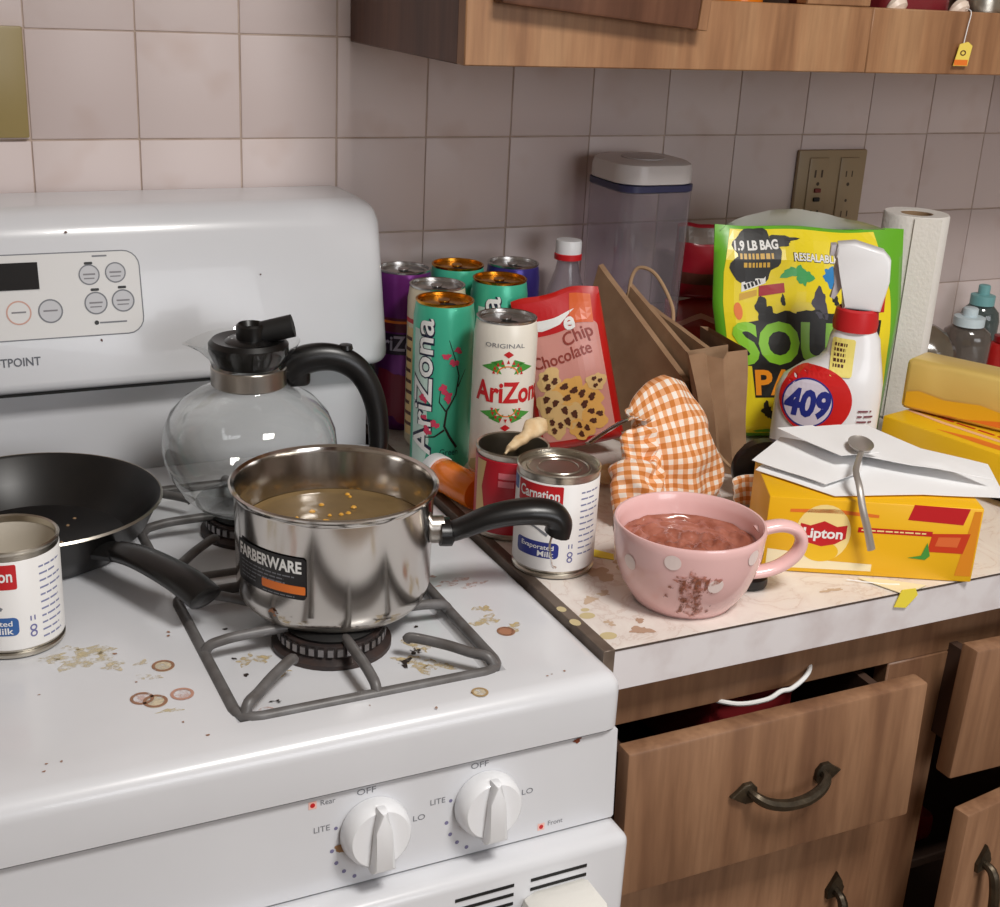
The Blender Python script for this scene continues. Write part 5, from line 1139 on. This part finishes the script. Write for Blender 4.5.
# ---- pink cup
PC = (.4445, -.575); pc = thing('pink_cup', 'large pink cup with pale polka dots and chocolate drips', 'cup', (PC[0], PC[1], C0), face_cam(*PC))
PINK = mat('pink_glaze', (236, 192, 190), .22, coat=.4)
cprof = [(0, .003), (.030, .003), (.036, 0), (.0425, 0), (.0445, .003), (.049, .009), (.0555, .020), (.0605, .034), (.0635, .048), (.0648, .064), (.0655, .0705), (.0645, .0728), (.0628, .0728), (.0612, .070), (.0605, .062), (.058, .045), (.052, .026), (.042, .014), (0, .010)]
b = BM(); lathe(b, cprof, 72); cpb = mk('cup_body', b, PINK, pc, ang=60)
def cupmap(x, y, o):
    P = cprof[3:12]; k = 0
    while k < len(P)-2 and P[k+1][1] < y: k += 1
    t = (y-P[k][1])/(P[k+1][1]-P[k][1]); r_ = P[k][0]+(P[k+1][0]-P[k][0])*t+.0004+o; a = x/.062; return (r_*math.sin(a), -r_*math.cos(a), y)
DOT = mat('dot_cream', (238, 220, 216), .3)
for x, y in ((-.010, .060), (-.050, .047), (.027, .040), (.062, .060), (-.098, .060), (.10, .045)): decal('polka_dot', [S_ell(x, y, .0068)], cupmap, DOT, cpb, 1, step=(.004, .004))
CHO = mat('chocolate_drip', (146, 88, 66), .4); CHO2 = mat('chocolate_smear', (186, 122, 104), .4)
decal('chocolate_drip', [S_poly([(.010, .050), (.014, .048), (.0145, .036), (.017, .022), (.0145, .006), (.0115, .006), (.012, .02), (.0085, .034)]), S_poly([(-.004, .044), (.002, .046), (.001, .034), (.003, .018), (.000, .007), (-.003, .007), (-.001, .02), (-.003, .034)]), S_poly([(.017, .046), (.021, .049), (.020, .038), (.017, .034)])], cupmap, CHO, cpb, 2.4, step=(.004, .003), split=True)
decal('chocolate_smear', [S_blob(.009, .028, .014, 5, n=40, amp=.5, sx=.8, sy=1.5), S_blob(.004, .045, .009, 6, n=30, amp=.6, sx=1.5, sy=.5), S_blob(.024, .044, .005, 8, amp=.7)], cupmap, CHO2, cpb, 1.8, step=(.004, .003), split=True)
broken(CHO, .38, .6, 260); broken(CHO2, .42, .7, 200)
rnd = random.Random(3)
decal('chocolate_speck', [S_blob(rnd.gauss(.008, .010), rnd.uniform(.008, .05), rnd.uniform(.0006, .0016), q) for q in range(40)], cupmap, CHO, cpb, 2.8, kind='stuff')
ca = math.atan2(-.030, .104)-face_cam(*PC)
def ch(r_, z): return (math.cos(ca)*r_, math.sin(ca)*r_, z)
sp = smooth_path([ch(.061, .060), ch(.070, .0640), ch(.084, .0655), ch(.097, .061), ch(.103, .051), ch(.100, .039), ch(.089, .029), ch(.074, .023), ch(.054, .021)], 6)
b = BM(); tube(b, sp, [.0065]*len(sp), 14, flat=(1.25, .85)); mk('handle', b, PINK, pc, ang=60)
cm2 = thing('chocolate_batter', 'wet pinkish brown chocolate batter inside the pink cup', 'batter', (PC[0], PC[1], C0+.051))
bq = liquid(.0583, .0048, 85, 8, 40, 72, rim=.003)
for v in bq.verts:
    if v.co.z > -.01:
        rr_ = math.hypot(v.co.x, v.co.y+.01); v.co.z += .0022*math.sin(rr_*260)*math.exp(-rr_*30)
mk('batter', bq, mat('batter_brown', (182, 116, 98), .2, c2=(146, 82, 64), scale=55, coat=.4), cm2, ang=80)
b = BM(); lathe(b, [(0, 0), (.017, 0), (.018, .002), (.018, .009), (.016, .011), (0, .011)], 28, .515, -.572); 
for v in b.verts: v.co.z += C0
tag(mk('black_bottle_cap', b, BLACK), 'small black cap behind the handle of the pink cup', 'cap')

# ---- gingham cloth (oven mitt) bunched behind the cup
gc = thing('gingham_cloth', 'orange and white gingham oven mitt standing behind the pink cup', 'oven mitt', (.555, -.36, C0), world=True)
def cloth(center, thick, nx=26, ny=26, wr=.003, seed=0, su=.1, sv=.1):
    """closed soft slab: center(u,v)->Vector, uv in metres"""
    bm = BM(); uvl = bm.loops.layers.uv.new('UVMap'); G = []
    for s in (-1, 1):
        g = []
        for j in range(ny+1):
            row = []
            for i in range(nx+1):
                u, v = i/nx, j/ny; p = center(u, v); e = 1e-3
                du = (center(min(1, u+e), v)-center(max(0, u-e), v)); dv = (center(u, min(1, v+e))-center(u, max(0, v-e))); nr = du.cross(dv)
                nr = nr.normalized() if nr.length > 1e-12 else Vector((0, -1, 0))
                ed = (max(0, 1-abs(2*u-1)**4))**.5*(max(0, 1-abs(2*v-1)**6))**.5
                row.append(bm.verts.new(p+nr*(-s)*(thick*ed+.0008)+nr*wr*noise.noise(Vector((u*5+seed, v*5, seed)))))
            g.append(row)
        G.append(g)
        for j in range(ny):
            for i in range(nx):
                f = bm.faces.new((g[j][i], g[j][i+1], g[j+1][i+1], g[j+1][i]))
                for lp, (a, c) in zip(f.loops, ((i, j), (i+1, j), (i+1, j+1), (i, j+1))): lp[uvl].uv = (a/nx*su, c/ny*sv)
    f, k = G
    for j in range(ny):
        for i in (0, nx): bm.faces.new((f[j][i], f[j+1][i], k[j+1][i], k[j][i]))
    for i in range(nx):
        for j in (0, ny): bm.faces.new((f[j][i], f[j][i+1], k[j][i+1], k[j][i]))
    return bm
def mainc(u, v):
    L = Vector((.508-.006*v**2, -.405+.035*v, C0+.010+v*.088)); R = Vector((.606-.022*v**2, -.40+.050*v, C0+.004+v*.094)); p = L*(1-u)+R*u
    p.z += .030*math.sin(PI*u)**.6*v**2; p.y -= .018*math.sin(PI*u)*math.sin(PI*v); return p
mk('mitt_body', cloth(mainc, .014, su=.122, sv=.125, wr=.0075, seed=2), GING, gc, ang=80)
def thumbc(u, v):
    L = Vector((.462+.010*v, -.425+.03*v, C0+.008+v*.045)); R = Vector((.515+.004*v, -.43+.03*v, C0+.014+v*.055)); p = L*(1-u)+R*u
    p.y -= .014*math.sin(PI*u); p.z += .006*math.sin(6*u); return p
mk('mitt_thumb', cloth(thumbc, .012, su=.07, sv=.07, wr=.010, seed=7), GING, gc, ang=80)
def cuffc(u, v):
    L = Vector((.482+.008*v, -.40+.02*v, C0+.052+v*.030)); R = Vector((.516, -.395+.02*v, C0+.040+v*.055)); p = L*(1-u)+R*u; p.y -= .012*math.sin(PI*u); return p
mk('mitt_cuff', cloth(cuffc, .010, su=.05, sv=.06, wr=.010, seed=11), GING, gc, ang=80)
def flapc(u, v):
    L = Vector((.606, -.425+.008*v, C0+.0025+v*.028)); R = Vector((.650, -.437+.006*v, C0+.003+v*.034)); p = L*(1-u)+R*u; p.y += .006*math.sin(5*u); return p
mk('mitt_flap', cloth(flapc, .003, 16, 12, su=.05, sv=.034, wr=.003, seed=15), GING, gc, ang=80)
# black lid standing behind the cloth
bl = thing('pot_cover', 'round black plastic lid standing between gingham mitt and tea box', 'lid', (.655, -.400, C0), rot=(.0, 0, -.3))
b = BM(); prism(b, S_ell(0, .031, .034, .031, 36)[0], -.008, .004, 'XZ', .002); mk('disc', b, BLACK, bl)
b = BM(); prism(b, S_ell(0, .031, .010, .010, 20)[0], -.015, -.008, 'XZ', .002); mk('knob', b, BLACK, bl)
# chicken scraps behind the ginger
for i, (x, y, z, r_, lb_) in enumerate(((.494, -.300, C0+.0155, .0145, 'largest tan ginger lump between the cookie pouch and the gingham mitt'), (.470, -.283, C0+.0125, .012, 'tan ginger lump nearest the cream drink can'), (.512, -.322, C0+.0115, .011, 'small tan ginger lump tucked against the gingham mitt'))):
    b = BM(); lumpy(b, [(x-.014, y, z), (x-.004, y-.004, z+.001), (x+.006, y+.003, z), (x+.014, y, z)], [.004, r_, r_*.9, .004], amp=.1); tag(mk('ginger_piece', b, GING_M, ang=80), lb_, 'ginger', 'ginger pieces on the counter')
